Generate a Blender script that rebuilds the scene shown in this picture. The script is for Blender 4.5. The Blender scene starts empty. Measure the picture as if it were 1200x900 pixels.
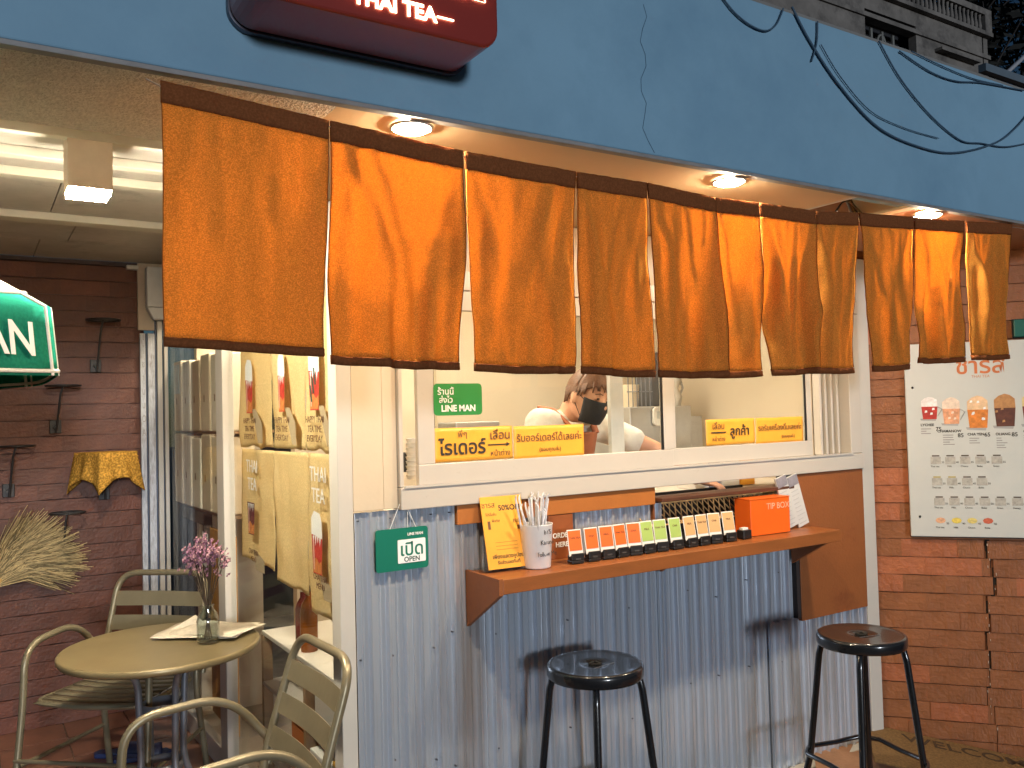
import bpy, bmesh, math, random
from mathutils import Vector, Matrix, noise
random.seed(7)
R = math.radians
PI = math.pi
SC = bpy.context.scene
COL = SC.collection

# ------------------------------------------------------------------ camera
F = 1010.0                                   # focal length in pixels of a 1200 px wide frame
_X = Vector((1600, 10, -F)).normalized()
_Y = Vector((-640, -50, -F)); _Y = (_Y - _X * _X.dot(_Y)).normalized()
_Z = _X.cross(_Y)
ROT = Matrix((_X, _Y, _Z))                   # world = ROT @ camera vector
EYE = Vector((0, 0, 1.6))
cd = bpy.data.cameras.new('camera'); cam = bpy.data.objects.new('camera', cd); COL.objects.link(cam)
cd.sensor_width = 36; cd.lens = 36 * F / 1200; cd.clip_start = 0.05; cd.clip_end = 500
cam.matrix_world = Matrix.Translation(EYE) @ ROT.to_4x4()
SC.camera = cam

def at(px, py, ax, v):
    """point of the photograph (1200x900) on the plane ax = v"""
    d = ROT @ Vector((px - 600, 450 - py, -F)); i = 'XYZ'.index(ax)
    return EYE + d * ((v - EYE[i]) / d[i])

# ------------------------------------------------------------------ sky, street light, exposure
SUN_DIR = Vector((0.15, 1.0, -0.115)).normalized()        # the way the cool street light travels
elev = math.asin(-SUN_DIR.z)
W = bpy.data.worlds.new('World'); SC.world = W; W.use_nodes = True
nt = W.node_tree
sky = nt.nodes.new('ShaderNodeTexSky'); sky.sky_type = 'NISHITA'; sky.sun_disc = False
sky.sun_elevation = elev
sky.sun_rotation = math.atan2(-SUN_DIR.x, -SUN_DIR.y)
sky.air_density = 1.0; sky.dust_density = 0.3; sky.ozone_density = 4.0
nt.links.new(sky.outputs[0], nt.nodes['Background'].inputs[0])
nt.nodes['Background'].inputs[1].default_value = 0.017
sl = bpy.data.lights.new('sun', 'SUN'); sl.energy = 1.0; sl.angle = R(7); sl.color = (0.84, 0.92, 1.0)
so = bpy.data.objects.new('sun', sl); COL.objects.link(so)
so.rotation_euler = SUN_DIR.to_track_quat('-Z', 'Y').to_euler()
SC.view_settings.view_transform = 'Standard'; SC.view_settings.look = 'None'
SC.view_settings.exposure = 0.55; SC.view_settings.gamma = 1.0
SC.render.engine = 'CYCLES'
SC.cycles.use_denoising = True
SC.cycles.max_bounces = 7; SC.cycles.transparent_max_bounces = 12
SC.cycles.sample_clamp_indirect = 4.0
SC.cycles.caustics_reflective = False; SC.cycles.caustics_refractive = False
LAMP_W = 750.0      # radiance of the soffit downlights
ROOM_W = 62.0       # radiance of the kitchen tube and the added side lamp

# ------------------------------------------------------------------ materials
MATS = {}
def M(name, col, rough=0.6, metal=0.0, var=0.12, scale=6.0, bump=0.0, bscale=60.0, spec=0.5,
      dirt_or_reflection=None, dscale=2.5, dth=0.55, coat=0.0, stretch=None, orand=0.0):
    if name in MATS: return MATS[name]
    m = bpy.data.materials.new(name); m.use_nodes = True; MATS[name] = m
    t = m.node_tree; n = t.nodes; l = t.links; b = n['Principled BSDF']
    b.inputs['Roughness'].default_value = rough; b.inputs['Metallic'].default_value = metal
    b.inputs['Specular IOR Level'].default_value = spec; b.inputs['Coat Weight'].default_value = coat
    tc = n.new('ShaderNodeTexCoord'); src = tc.outputs['Object']
    if stretch:
        mp = n.new('ShaderNodeMapping'); mp.inputs['Scale'].default_value = stretch
        l.new(src, mp.inputs[0]); src = mp.outputs[0]
    nz = n.new('ShaderNodeTexNoise'); nz.inputs['Scale'].default_value = scale
    nz.inputs['Detail'].default_value = 6; nz.inputs['Roughness'].default_value = 0.65
    l.new(src, nz.inputs['Vector'])
    cr = n.new('ShaderNodeValToRGB'); l.new(nz.outputs['Fac'], cr.inputs[0])
    c = list(col[:3])
    cr.color_ramp.elements[0].position = 0.3; cr.color_ramp.elements[1].position = 0.7
    cr.color_ramp.elements[0].color = [x * (1 - var) for x in c] + [1]
    cr.color_ramp.elements[1].color = [min(1, x * (1 + var)) for x in c] + [1]
    out = cr.outputs[0]
    if dirt_or_reflection:
        n2 = n.new('ShaderNodeTexNoise'); n2.inputs['Scale'].default_value = dscale; n2.inputs['Detail'].default_value = 8
        n2.inputs['Roughness'].default_value = 0.7
        l.new(src, n2.inputs['Vector'])
        r2 = n.new('ShaderNodeValToRGB'); l.new(n2.outputs['Fac'], r2.inputs[0])
        r2.color_ramp.elements[0].position = dth; r2.color_ramp.elements[1].position = min(1, dth + 0.18)
        r2.color_ramp.elements[0].color = (0, 0, 0, 1); r2.color_ramp.elements[1].color = (1, 1, 1, 1)
        mx = n.new('ShaderNodeMix'); mx.data_type = 'RGBA'
        l.new(r2.outputs[0], mx.inputs[0]); l.new(out, mx.inputs[6]); mx.inputs[7].default_value = list(dirt_or_reflection[:3]) + [1]
        out = mx.outputs[2]
    if orand:            # every brick fired and painted a little differently
        oi = n.new('ShaderNodeObjectInfo'); mr = n.new('ShaderNodeMapRange'); hs = n.new('ShaderNodeHueSaturation')
        mr.inputs['To Min'].default_value = 1 - orand; mr.inputs['To Max'].default_value = 1 + orand
        l.new(oi.outputs['Random'], mr.inputs[0]); l.new(mr.outputs[0], hs.inputs['Value']); l.new(out, hs.inputs['Color']); out = hs.outputs[0]
    l.new(out, b.inputs['Base Color'])
    if bump:
        n3 = n.new('ShaderNodeTexNoise'); n3.inputs['Scale'].default_value = bscale; n3.inputs['Detail'].default_value = 4
        l.new(src, n3.inputs['Vector'])
        bp = n.new('ShaderNodeBump'); bp.inputs['Strength'].default_value = bump; bp.inputs['Distance'].default_value = 0.01
        l.new(n3.outputs['Fac'], bp.inputs['Height']); l.new(bp.outputs[0], b.inputs['Normal'])
    return m

def EM(name, col, s):
    if name in MATS: return MATS[name]
    m = bpy.data.materials.new(name); m.use_nodes = True; MATS[name] = m
    b = m.node_tree.nodes['Principled BSDF']; b.inputs['Base Color'].default_value = (0.8, 0.8, 0.8, 1)
    b.inputs['Emission Color'].default_value = list(col) + [1]; b.inputs['Emission Strength'].default_value = s
    return m

def glass(name, tint=(1, 1, 1), refl=1.0, rough=0.0):
    if name in MATS: return MATS[name]
    m = bpy.data.materials.new(name); m.use_nodes = True; MATS[name] = m
    t = m.node_tree; n = t.nodes; l = t.links
    n.remove(n['Principled BSDF'])
    tr = n.new('ShaderNodeBsdfTransparent'); tr.inputs[0].default_value = list(tint) + [1]
    gl = n.new('ShaderNodeBsdfGlossy'); gl.inputs['Roughness'].default_value = rough
    fr = n.new('ShaderNodeFresnel'); ge = n.new('ShaderNodeNewGeometry'); io = n.new('ShaderNodeMath'); io.operation = 'MULTIPLY_ADD'
    io.inputs[1].default_value = 1/1.45 - 1.45; io.inputs[2].default_value = 1.45     # the back of a face sees the inverse index
    l.new(ge.outputs['Backfacing'], io.inputs[0]); l.new(io.outputs[0], fr.inputs[0])
    mt = n.new('ShaderNodeMath'); mt.operation = 'MULTIPLY'; mt.inputs[1].default_value = refl; mt.use_clamp = True
    mx = n.new('ShaderNodeMixShader')
    l.new(fr.outputs[0], mt.inputs[0]); l.new(mt.outputs[0], mx.inputs[0]); l.new(tr.outputs[0], mx.inputs[1]); l.new(gl.outputs[0], mx.inputs[2])
    l.new(mx.outputs[0], n['Material Output'].inputs[0])
    return m

def cloth(name, col, trans=0.45, var=0.35, wscale=1100.0, bump=0.6, streak=True):
    """woven fabric: thread speckle, weave relief, light passes through"""
    if name in MATS: return MATS[name]
    m = bpy.data.materials.new(name); m.use_nodes = True; MATS[name] = m
    t = m.node_tree; n = t.nodes; l = t.links; n.remove(n['Principled BSDF'])
    tc = n.new('ShaderNodeTexCoord')
    nz = n.new('ShaderNodeTexNoise'); nz.inputs['Scale'].default_value = wscale * 0.2; nz.inputs['Detail'].default_value = 3
    l.new(tc.outputs['Object'], nz.inputs['Vector'])
    n2 = n.new('ShaderNodeTexNoise'); n2.inputs['Scale'].default_value = 9; n2.inputs['Detail'].default_value = 5
    l.new(tc.outputs['Object'], n2.inputs['Vector'])
    ad = n.new('ShaderNodeMath'); ad.operation = 'MULTIPLY_ADD'; ad.inputs[1].default_value = 0.08
    l.new(n2.outputs['Fac'], ad.inputs[0]); l.new(nz.outputs['Fac'], ad.inputs[2])
    cr = n.new('ShaderNodeValToRGB'); l.new(ad.outputs[0], cr.inputs[0])
    cr.color_ramp.elements[0].position = 0.44; cr.color_ramp.elements[1].position = 0.72
    cr.color_ramp.elements[0].color = [x * (1 - var) for x in col] + [1]
    cr.color_ramp.elements[1].color = [min(1, x * (1 + var)) for x in col] + [1]
    df = n.new('ShaderNodeBsdfDiffuse'); tl = n.new('ShaderNodeBsdfTranslucent'); mx = n.new('ShaderNodeMixShader')
    mx.inputs[0].default_value = trans
    bp = n.new('ShaderNodeBump'); bp.inputs['Strength'].default_value = bump; bp.inputs['Distance'].default_value = 0.003
    l.new(nz.outputs['Fac'], bp.inputs['Height'])
    l.new(bp.outputs[0], df.inputs['Normal'])
    l.new(cr.outputs[0], df.inputs[0]); l.new(cr.outputs[0], tl.inputs[0])
    l.new(df.outputs[0], mx.inputs[1]); l.new(tl.outputs[0], mx.inputs[2]); l.new(mx.outputs[0], n['Material Output'].inputs[0])
    return m

cream = M('cream_paint', (0.60, 0.50, 0.37), 0.45, var=0.05, scale=3, dirt_or_reflection=(0.5, 0.42, 0.3), dscale=7, dth=0.66, bump=0.05)
white = M('white_paint', (0.56, 0.53, 0.48), 0.4, var=0.04, scale=5, dirt_or_reflection=(0.42, 0.40, 0.36), dscale=14, dth=0.66)
alu = M('white_aluminium', (0.52, 0.48, 0.43), 0.3, var=0.03, scale=4, dirt_or_reflection=(0.40, 0.36, 0.30), dscale=16, dth=0.63, bump=0.03)
galv = M('galvanised_sheet', (0.66, 0.72, 0.82), 0.25, 0.62, var=0.09, scale=1.6, bump=0.04, bscale=10, stretch=(4, 4, 0.35), dirt_or_reflection=(0.50, 0.45, 0.43), dscale=1.0, dth=0.52)  # brown patches paint the street's reflection into the metal
brownply = M('brown_painted_wood', (0.27, 0.085, 0.022), 0.55, var=0.12, scale=5, bump=0.12, bscale=90, dirt_or_reflection=(0.20, 0.055, 0.015), dscale=5, dth=0.55)
shelfm = M('orange_brown_wood', (0.27, 0.088, 0.024), 0.42, var=0.15, scale=4, bump=0.1, bscale=60, stretch=(1, 6, 6))
bluep = M('blue_painted_concrete', (0.205, 0.365, 0.495), 0.7, var=0.09, scale=1.3, bump=0.3, bscale=7, dirt_or_reflection=(0.165, 0.31, 0.44), dscale=0.9, dth=0.46)
stucco = M('stucco', (0.74, 0.69, 0.60), 0.9, var=0.16, scale=60, bump=0.8, bscale=120, dirt_or_reflection=(0.34, 0.30, 0.24), dscale=4, dth=0.6)
soffitm = M('soffit_board', (0.66, 0.50, 0.30), 0.6, var=0.04, scale=3, bump=0.04)
ceilm = M('ceiling_board', (0.50, 0.46, 0.42), 0.7, var=0.12, scale=5, dirt_or_reflection=(0.28, 0.26, 0.24), dscale=3)
battm = M('ceiling_batten', (0.56, 0.52, 0.44), 0.6, var=0.08, scale=6)
brickL = M('red_painted_brick', (0.092, 0.025, 0.010), 0.55, var=0.22, scale=9, bump=0.45, bscale=50, dirt_or_reflection=(0.08, 0.018, 0.010), dscale=3, orand=0.11)
brickL2 = M('red_brick_lighter', (0.115, 0.030, 0.013), 0.55, var=0.2, scale=12, bump=0.45, bscale=50, orand=0.11)
brickR = M('brown_painted_brick', (0.25, 0.088, 0.029), 0.55, var=0.15, scale=10, bump=0.45, bscale=45, dirt_or_reflection=(0.24, 0.072, 0.025), dscale=3, orand=0.11)
brickR2 = M('brown_brick_lighter', (0.35, 0.110, 0.042), 0.52, var=0.15, scale=14, bump=0.5, bscale=45, orand=0.11)
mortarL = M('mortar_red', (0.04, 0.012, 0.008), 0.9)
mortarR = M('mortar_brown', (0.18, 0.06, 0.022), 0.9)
crackm = M('crack_dark', (0.012, 0.01, 0.008), 1.0)
blackp = M('black_gloss_paint', (0.010, 0.011, 0.014), 0.22, var=0.3, scale=20, coat=0.4, dirt_or_reflection=(0.05, 0.045, 0.04), dscale=40, dth=0.66)
blackm = M('black_plastic', (0.012, 0.012, 0.013), 0.4)
irons = M('black_iron', (0.015, 0.012, 0.012), 0.5)
champ = M('champagne_metal', (0.23, 0.195, 0.125), 0.36, 0.4, var=0.10, scale=9, bump=0.05, bscale=40, dirt_or_reflection=(0.14, 0.12, 0.08), dscale=18, dth=0.62)
champt = M('tabletop_metal', (0.25, 0.195, 0.10), 0.33, 0.3, var=0.10, scale=5, dirt_or_reflection=(0.24, 0.18, 0.09), dscale=4, dth=0.52)
greyleg = M('grey_steel', (0.20, 0.21, 0.24), 0.4, 0.5, var=0.1)
paper = M('paper_white', (0.76, 0.75, 0.72), 0.7, var=0.04)
ink = M('ink_black', (0.03, 0.025, 0.02), 0.7)
brownink = M('ink_brown', (0.16, 0.07, 0.03), 0.7)
greyink = M('ink_grey', (0.30, 0.28, 0.27), 0.7)
yellowp = M('yellow_paper', (0.86, 0.40, 0.045), 0.42, var=0.07, scale=7, bump=0.15, bscale=14)
greens = M('green_sign', (0.03, 0.24, 0.06), 0.35, var=0.05)
teals = M('teal_sign', (0.008, 0.16, 0.11), 0.35, var=0.05)
whitep = M('white_print', (0.85, 0.85, 0.85), 0.5, var=0.02)
cupw = M('cup_white', (0.72, 0.72, 0.74), 0.35, var=0.03)
straw = M('straw_wrapper', (0.62, 0.62, 0.66), 0.25, var=0.2, scale=40)
orangep = M('orange_box', (0.78, 0.13, 0.012), 0.4, var=0.06)
steel = M('stainless', (0.42, 0.42, 0.42), 0.38, 0.55, var=0.12, scale=5)
skin = M('skin', (0.62, 0.33, 0.21), 0.5, var=0.08, scale=12)
hairm = M('hair', (0.14, 0.065, 0.035), 0.5, var=0.3, scale=60, bump=0.3, bscale=200)
sideg = glass('side_glass', (0.97, 0.98, 0.97), 0.5)
clearg = glass('window_glass', (0.97, 0.98, 0.97), 0.9)
vaseg = glass('vase_glass', (0.88, 0.92, 0.92), 2.6)
plastic = glass('acrylic', (0.96, 0.96, 0.96), 1.3)
noren = cloth('noren_cloth', (0.87, 0.400, 0.080), 0.55, var=0.24, wscale=1900, bump=0.5)
norenb = cloth('noren_band', (0.24, 0.080, 0.030), 0.15, bump=0.12, var=0.15)
bagm = cloth('tote_cloth', (0.82, 0.66, 0.37), 0.45, var=0.08, wscale=700, bump=0.3)
goldcl = cloth('gold_cloth', (0.55, 0.29, 0.055), 0.2, var=0.4, wscale=500)
lampe = EM('lamp_glow', (1.0, 0.83, 0.58), LAMP_W)
lampc = EM('lamp_glow_white', (1.0, 0.88, 0.68), LAMP_W * 0.95)
roome = EM('tube_glow', (1.0, 0.86, 0.64), ROOM_W)
letterE = EM('letter_glow', (1.0, 0.66, 0.38), 5.0)

# ------------------------------------------------------------------ object helpers
WL = {}
def tag(o, label=None, cat=None, group=None, kind=None):
    if label: o['label'] = label
    if cat: o['category'] = cat
    if group: o['group'] = group
    if kind: o['kind'] = kind
    return o
def thing(name, label, cat, loc=(0, 0, 0), rz=0.0, group=None):
    o = bpy.data.objects.new(name, None); COL.objects.link(o); o.empty_display_size = 0.05
    o.location = loc; o.rotation_euler = (0, 0, rz); WL[o] = Vector(loc)
    return tag(o, label, cat, group)

class MB:
    """collects shapes and links them as one mesh"""
    def __init__(s): s.v = []; s.f = []; s.sm = []
    def add(s, vs, fs, smooth=False, mtx=None):
        o = len(s.v)
        for v in vs:
            v = Vector(v)
            s.v.append(mtx @ v if mtx else v)
        for f in fs: s.f.append([i + o for i in f]); s.sm.append(smooth)
        return s
    def box(s, a, b, mtx=None):
        x0, y0, z0 = a; x1, y1, z1 = b
        return s.add([(x0,y0,z0),(x1,y0,z0),(x1,y1,z0),(x0,y1,z0),(x0,y0,z1),(x1,y0,z1),(x1,y1,z1),(x0,y1,z1)],
                     [(0,3,2,1),(4,5,6,7),(0,1,5,4),(1,2,6,5),(2,3,7,6),(3,0,4,7)], mtx=mtx)
    def tube(s, pts, r, seg=10, caps=True, closed=False, flat=1.0):
        pts = [Vector(p) for p in pts]; n = len(pts)
        rr = r if isinstance(r, (list, tuple)) else [r] * n
        vs = []; fs = []; up = None
        for i, p in enumerate(pts):
            if closed: t = (pts[(i+1) % n] - pts[i-1]).normalized()
            else: t = (pts[min(i+1, n-1)] - pts[max(i-1, 0)]).normalized()
            if up is None:
                up = Vector((0,0,1)) if abs(t.z) < 0.9 else Vector((1,0,0))
            u = (up - t * up.dot(t)).normalized(); w = t.cross(u); up = u
            for k in range(seg):
                a = 2 * PI * k / seg
                vs.append(p + (u * math.cos(a) * flat + w * math.sin(a)) * rr[i])
        m = n if closed else n - 1
        for i in range(m):
            for k in range(seg):
                a = i * seg + k; b = i * seg + (k+1) % seg; c = ((i+1) % n) * seg + (k+1) % seg; d = ((i+1) % n) * seg + k
                fs.append((a, b, c, d))
        s.add(vs, fs, True)
        if caps and not closed:
            s.add(vs[:seg], [tuple(range(seg))[::-1]]); s.add(vs[-seg:], [tuple(range(seg))])
        return s
    def lathe(s, prof, c=(0,0,0), seg=32, smooth=True, cap=True):
        vs = []; fs = []
        for r, z in prof:
            for k in range(seg):
                a = 2*PI*k/seg; vs.append((c[0]+r*math.cos(a), c[1]+r*math.sin(a), c[2]+z))
        for i in range(len(prof)-1):
            for k in range(seg):
                fs.append((i*seg+k, i*seg+(k+1)%seg, (i+1)*seg+(k+1)%seg, (i+1)*seg+k))
        s.add(vs, fs, smooth)
        if cap:
            s.add(vs[:seg], [tuple(range(seg))[::-1]]); s.add(vs[-seg:], [tuple(range(seg))])
        return s
    def prism(s, outline, y0, y1, mtx=None):
        """outline in x,z; extruded from y0 (front) to y1"""
        n = len(outline)
        vs = [(x, y0, z) for x, z in outline] + [(x, y1, z) for x, z in outline]
        fs = [tuple(range(n)), tuple(range(2*n-1, n-1, -1))] + [(i, i+n, (i+1)%n+n, (i+1)%n) for i in range(n)]
        return s.add(vs, fs, mtx=mtx)
    def grid(s, fn, nu, nv, smooth=True):
        vs = [fn(i/nu, j/nv) for j in range(nv+1) for i in range(nu+1)]
        fs = [(j*(nu+1)+i, j*(nu+1)+i+1, (j+1)*(nu+1)+i+1, (j+1)*(nu+1)+i) for j in range(nv) for i in range(nu)]
        return s.add(vs, fs, smooth)
    def mesh(s, name, mat, org=Vector((0,0,0))):
        me = bpy.data.meshes.new(name)
        me.from_pydata([tuple(v - org) for v in s.v], [], s.f)
        me.polygons.foreach_set('use_smooth', s.sm)
        bm = bmesh.new(); bm.from_mesh(me); bmesh.ops.recalc_face_normals(bm, faces=bm.faces); bm.to_mesh(me); bm.free()
        if mat: me.materials.append(mat)
        return me
    def build(s, name, mat, parent=None, world=True, bevel=0.0, label=None, thick=0.0, segs=2):
        org = WL.get(parent, Vector((0,0,0))) if (parent and world) else Vector((0,0,0))
        o = bpy.data.objects.new(name, s.mesh(name, mat, org)); COL.objects.link(o)
        if parent: o.parent = parent; WL[o] = org
        else: WL[o] = Vector((0,0,0))
        if thick:
            q = o.modifiers.new('solid', 'SOLIDIFY'); q.thickness = thick; q.offset = 0
        if bevel:
            q = o.modifiers.new('bevel', 'BEVEL'); q.width = bevel; q.segments = segs; q.limit_method = 'ANGLE'; q.angle_limit = R(40)
        if label: o['label'] = label
        return o
def B(name, a, b, mat, parent=None, bevel=0.0, world=True, **k):
    return MB().box(a, b).build(name, mat, parent, world, bevel, **k)
def child(name, me, parent, loc=(0,0,0), rot=(0,0,0)):
    o = bpy.data.objects.new(name, me); COL.objects.link(o); o.parent = parent; o.location = loc; o.rotation_euler = rot
    WL[o] = Vector((0,0,0)); return o
def kids(o): return [c for c in bpy.data.objects if c.parent == o]
def copy_tree(o, parent=None):
    c = o.copy(); COL.objects.link(c)
    if parent: c.parent = parent
    for ch in kids(o): copy_tree(ch, c)
    return c
def rrect(x0, z0, x1, z1, r, n=6):
    pts = []
    for cx, cz, a0 in ((x1-r, z1-r, 0), (x0+r, z1-r, 90), (x0+r, z0+r, 180), (x1-r, z0+r, 270)):
        for k in range(n+1):
            a = R(a0 + 90*k/n); pts.append((cx + r*math.cos(a), cz + r*math.sin(a)))
    return pts
def text(body, size, mat, parent, p, rot=(PI/2, 0, 0), name='lettering', align='CENTER', ext=0.0004, bold=0.0, sx=1.0, space=1.0, local=False):
    c = bpy.data.curves.new(name, 'FONT'); c.body = body; c.size = size; c.align_x = align; c.align_y = 'CENTER'
    c.extrude = ext; c.offset = bold; c.space_character = space; c.resolution_u = 4
    c.materials.append(mat)
    o = bpy.data.objects.new(name, c); COL.objects.link(o)
    if parent:
        o.parent = parent
        o.location = Vector(p) if local else Vector(p) - WL.get(parent, Vector((0,0,0)))
    else: o.location = p
    o.rotation_euler = rot; o.scale = (sx, 1, 1)
    return o
def arc(c, r, a0, a1, n, fn):
    return [fn(c, r, R(a0 + (a1-a0)*k/n)) for k in range(n+1)]
def smoothpath(pts, r=0.05, n=6):
    """round the corners of a polyline"""
    pts = [Vector(p) for p in pts]; out = [pts[0]]
    for i in range(1, len(pts)-1):
        a, b, c = pts[i-1], pts[i], pts[i+1]
        d = min(r, (a-b).length*0.49, (c-b).length*0.49)
        p = b + (a-b).normalized()*d; q = b + (c-b).normalized()*d
        for k in range(n+1):
            t = k/n; out.append(p*(1-t)**2 + b*2*t*(1-t) + q*t*t)
    out.append(pts[-1]); return out

# ------------------------------------------------------------------ ground
g = MB()
def gz(x, y): return -0.11 if x > 2.2 else -0.11
g.grid(lambda u, v: (-60 + 120*u, -60 + 120*v, -0.12), 4, 4, False)
tag(g.build('ground', M('asphalt', (0.055, 0.052, 0.05), 0.85, var=0.3, scale=30, bump=0.4, bscale=200)), kind='structure')
# kiosk slab and the sloping concrete apron on the right
slab = MB().box((1.02, 2.60, -0.12), (3.75, 7.0, -0.003)).build('slab', M('concrete', (0.34, 0.30, 0.25), 0.85, var=0.15, scale=12, bump=0.3, bscale=60), bevel=0.004)
tag(slab, kind='structure')
D = Vector((0.645, -0.764, 0)).normalized(); NB = Vector((D.y, -D.x, 0))     # along the right wall / towards the camera
P0 = Vector((3.70, 2.64, 0))
def apz(s): return 0.035 - 0.155 * s
ap = MB()
ap.grid(lambda u, v: P0 + D*(-0.30 + 2.2*u) + NB*(-0.05 + 2.2*v) + Vector((0, 0, max(-0.115, apz(-0.15 + 2.05*u) - 0.062*v*2.2*0.55 - 0.002))), 24, 12)
tag(ap.build('concrete_apron', M('apron_concrete', (0.36, 0.19, 0.105), 0.8, var=0.18, scale=10, bump=0.3, bscale=80, dirt_or_reflection=(0.22, 0.13, 0.08), dscale=4)), kind='structure')
kb = MB(); kb.prism([(2.2, -0.12), (3.70, -0.12), (3.70, 0.022), (2.2, 0.022)], 2.545, 2.60)
tag(kb.build('kerb', white, bevel=0.006), kind='structure')

# tiled patio floor, each tile a piece
floor = thing('tile_floor', None, None, (0, 3.2, -0.02)); floor['kind'] = 'structure'
MB().box((-1.4, 2.3, -0.12), (1.02, 5.30, -0.012)).build('grout', M('grout', (0.20, 0.15, 0.12), 0.9, var=0.2, scale=30), floor)
tmats = [M('terracotta_tile', (0.20, 0.085, 0.055), 0.32, var=0.25, scale=7, dirt_or_reflection=(0.12, 0.06, 0.045), dscale=5, dth=0.5),
         M('terracotta_tile_worn', (0.26, 0.125, 0.08), 0.36, var=0.25, scale=7, dirt_or_reflection=(0.15, 0.08, 0.05), dscale=5, dth=0.5)]
TS = 0.30
tmesh = []
for q in range(2):
    me = MB().box((0.003, 0.003, 0), (TS-0.003, TS-0.003, 0.014)).mesh('tile', tmats[q]); tmesh.append(me)
for i in range(8):
    for j in range(10):
        x = -1.38 + i*TS; y = 2.30 + j*TS
        if x + TS > 1.03: continue
        o = child('tile', random.choice(tmesh), floor, Vector((x, y, -0.014 + random.uniform(-.0012, .0012))) - WL[floor],
                  (random.uniform(-.003, .003), random.uniform(-.003, .003), 0))

# ------------------------------------------------------------------ brick walls
def brick_variants(name, L, H, mat, n=5, dep=0.05):
    out = []
    for _ in range(n):
        b = bmesh.new(); bmesh.ops.create_cube(b, size=1)
        for v in b.verts: v.co = Vector(((v.co.x+0.5)*L, v.co.y*dep + dep/2, (v.co.z+0.5)*H))
        bmesh.ops.subdivide_edges(b, edges=[e for e in b.edges if abs(e.verts[0].co.x-e.verts[1].co.x) > L*0.5], cuts=3)
        for v in b.verts:
            if v.co.y < 0.001:
                e_ = 0.25 if v.co.x < 0.001 or v.co.x > L-0.001 else 1.0
                v.co.y += random.uniform(-0.0012, 0.0018)*e_; v.co.z += random.uniform(-0.0016, 0.0016)*e_
        me = bpy.data.meshes.new(name); b.to_mesh(me); b.free(); me.materials.append(mat); out.append(me)
    return out
def brick(me, parent, x, y, z, sx=1.0):
    o = child('brick', me, parent, (x, y, z), (random.uniform(-.012, .012), random.uniform(-.0025, .0025), random.uniform(-.0015, .0015)))
    o.scale = (sx, 1, 1); return o
CH = 0.0853
# left wall (back of the patio), local x along the wall
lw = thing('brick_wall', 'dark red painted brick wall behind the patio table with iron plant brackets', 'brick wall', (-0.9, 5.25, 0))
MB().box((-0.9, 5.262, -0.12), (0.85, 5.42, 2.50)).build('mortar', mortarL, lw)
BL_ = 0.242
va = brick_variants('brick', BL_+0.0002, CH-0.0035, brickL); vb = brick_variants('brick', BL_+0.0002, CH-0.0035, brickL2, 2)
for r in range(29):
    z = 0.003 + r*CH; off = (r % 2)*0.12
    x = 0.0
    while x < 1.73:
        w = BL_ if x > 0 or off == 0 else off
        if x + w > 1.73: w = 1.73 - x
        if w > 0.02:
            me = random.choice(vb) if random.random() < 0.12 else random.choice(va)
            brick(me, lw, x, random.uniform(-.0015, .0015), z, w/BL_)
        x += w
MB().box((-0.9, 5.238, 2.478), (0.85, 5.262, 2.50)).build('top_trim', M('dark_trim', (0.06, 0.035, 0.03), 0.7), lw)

# right wall
rw = thing('brick_wall', 'brown painted brick wall carrying the white menu board, cracked below it', 'brick wall', P0, math.atan2(D.y, D.x))
MB().box((-0.06, 0.012, -0.25), (1.75, 0.16, 2.80)).build('mortar', mortarR, rw, world=False)
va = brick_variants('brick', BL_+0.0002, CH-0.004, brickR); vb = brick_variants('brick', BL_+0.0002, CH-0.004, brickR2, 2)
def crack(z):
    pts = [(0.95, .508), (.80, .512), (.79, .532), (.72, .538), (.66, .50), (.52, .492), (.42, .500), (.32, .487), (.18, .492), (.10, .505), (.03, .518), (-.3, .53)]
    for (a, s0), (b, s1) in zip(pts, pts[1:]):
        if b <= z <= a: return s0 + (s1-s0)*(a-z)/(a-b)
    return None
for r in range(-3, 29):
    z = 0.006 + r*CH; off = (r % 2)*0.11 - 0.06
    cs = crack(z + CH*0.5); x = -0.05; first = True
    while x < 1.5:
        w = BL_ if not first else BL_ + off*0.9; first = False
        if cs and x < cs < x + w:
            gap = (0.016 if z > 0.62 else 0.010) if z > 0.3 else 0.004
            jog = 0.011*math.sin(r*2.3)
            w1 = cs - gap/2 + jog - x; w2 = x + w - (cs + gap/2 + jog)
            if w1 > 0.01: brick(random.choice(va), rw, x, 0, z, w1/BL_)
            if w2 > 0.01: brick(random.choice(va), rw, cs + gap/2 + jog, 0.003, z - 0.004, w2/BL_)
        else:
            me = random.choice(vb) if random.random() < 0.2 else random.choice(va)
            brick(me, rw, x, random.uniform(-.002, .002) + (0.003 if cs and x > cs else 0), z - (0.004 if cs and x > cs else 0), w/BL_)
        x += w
ck = MB()
for k in range(12):
    z = 0.93 - k*0.078; s = crack(z)
    if s: ck.box((s-.009, 0.009, z-.04), (s+.009, 0.0115, z+.04))
ck.build('crack', crackm, rw, world=False)
fl = MB()
for k in range(26):
    z = 0.92 - k*0.034; s = crack(z)
    if s and random.random() < 0.75:
        s += random.uniform(-.008, .008); q = random.uniform(.0015, .003); fl.box((s-q*.6, -.003, z-q*2), (s+q*.6, .004, z+q*2))
fl.build('chipped_plaster', M('chip', (0.5, 0.38, 0.3), 0.9), rw, world=False)

# ------------------------------------------------------------------ kiosk building
K = thing('tea_kiosk', 'small tea kiosk with white sliding service window, blue canopy fascia and corrugated metal front', 'kiosk', (1.05, 2.63, 0))
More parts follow.
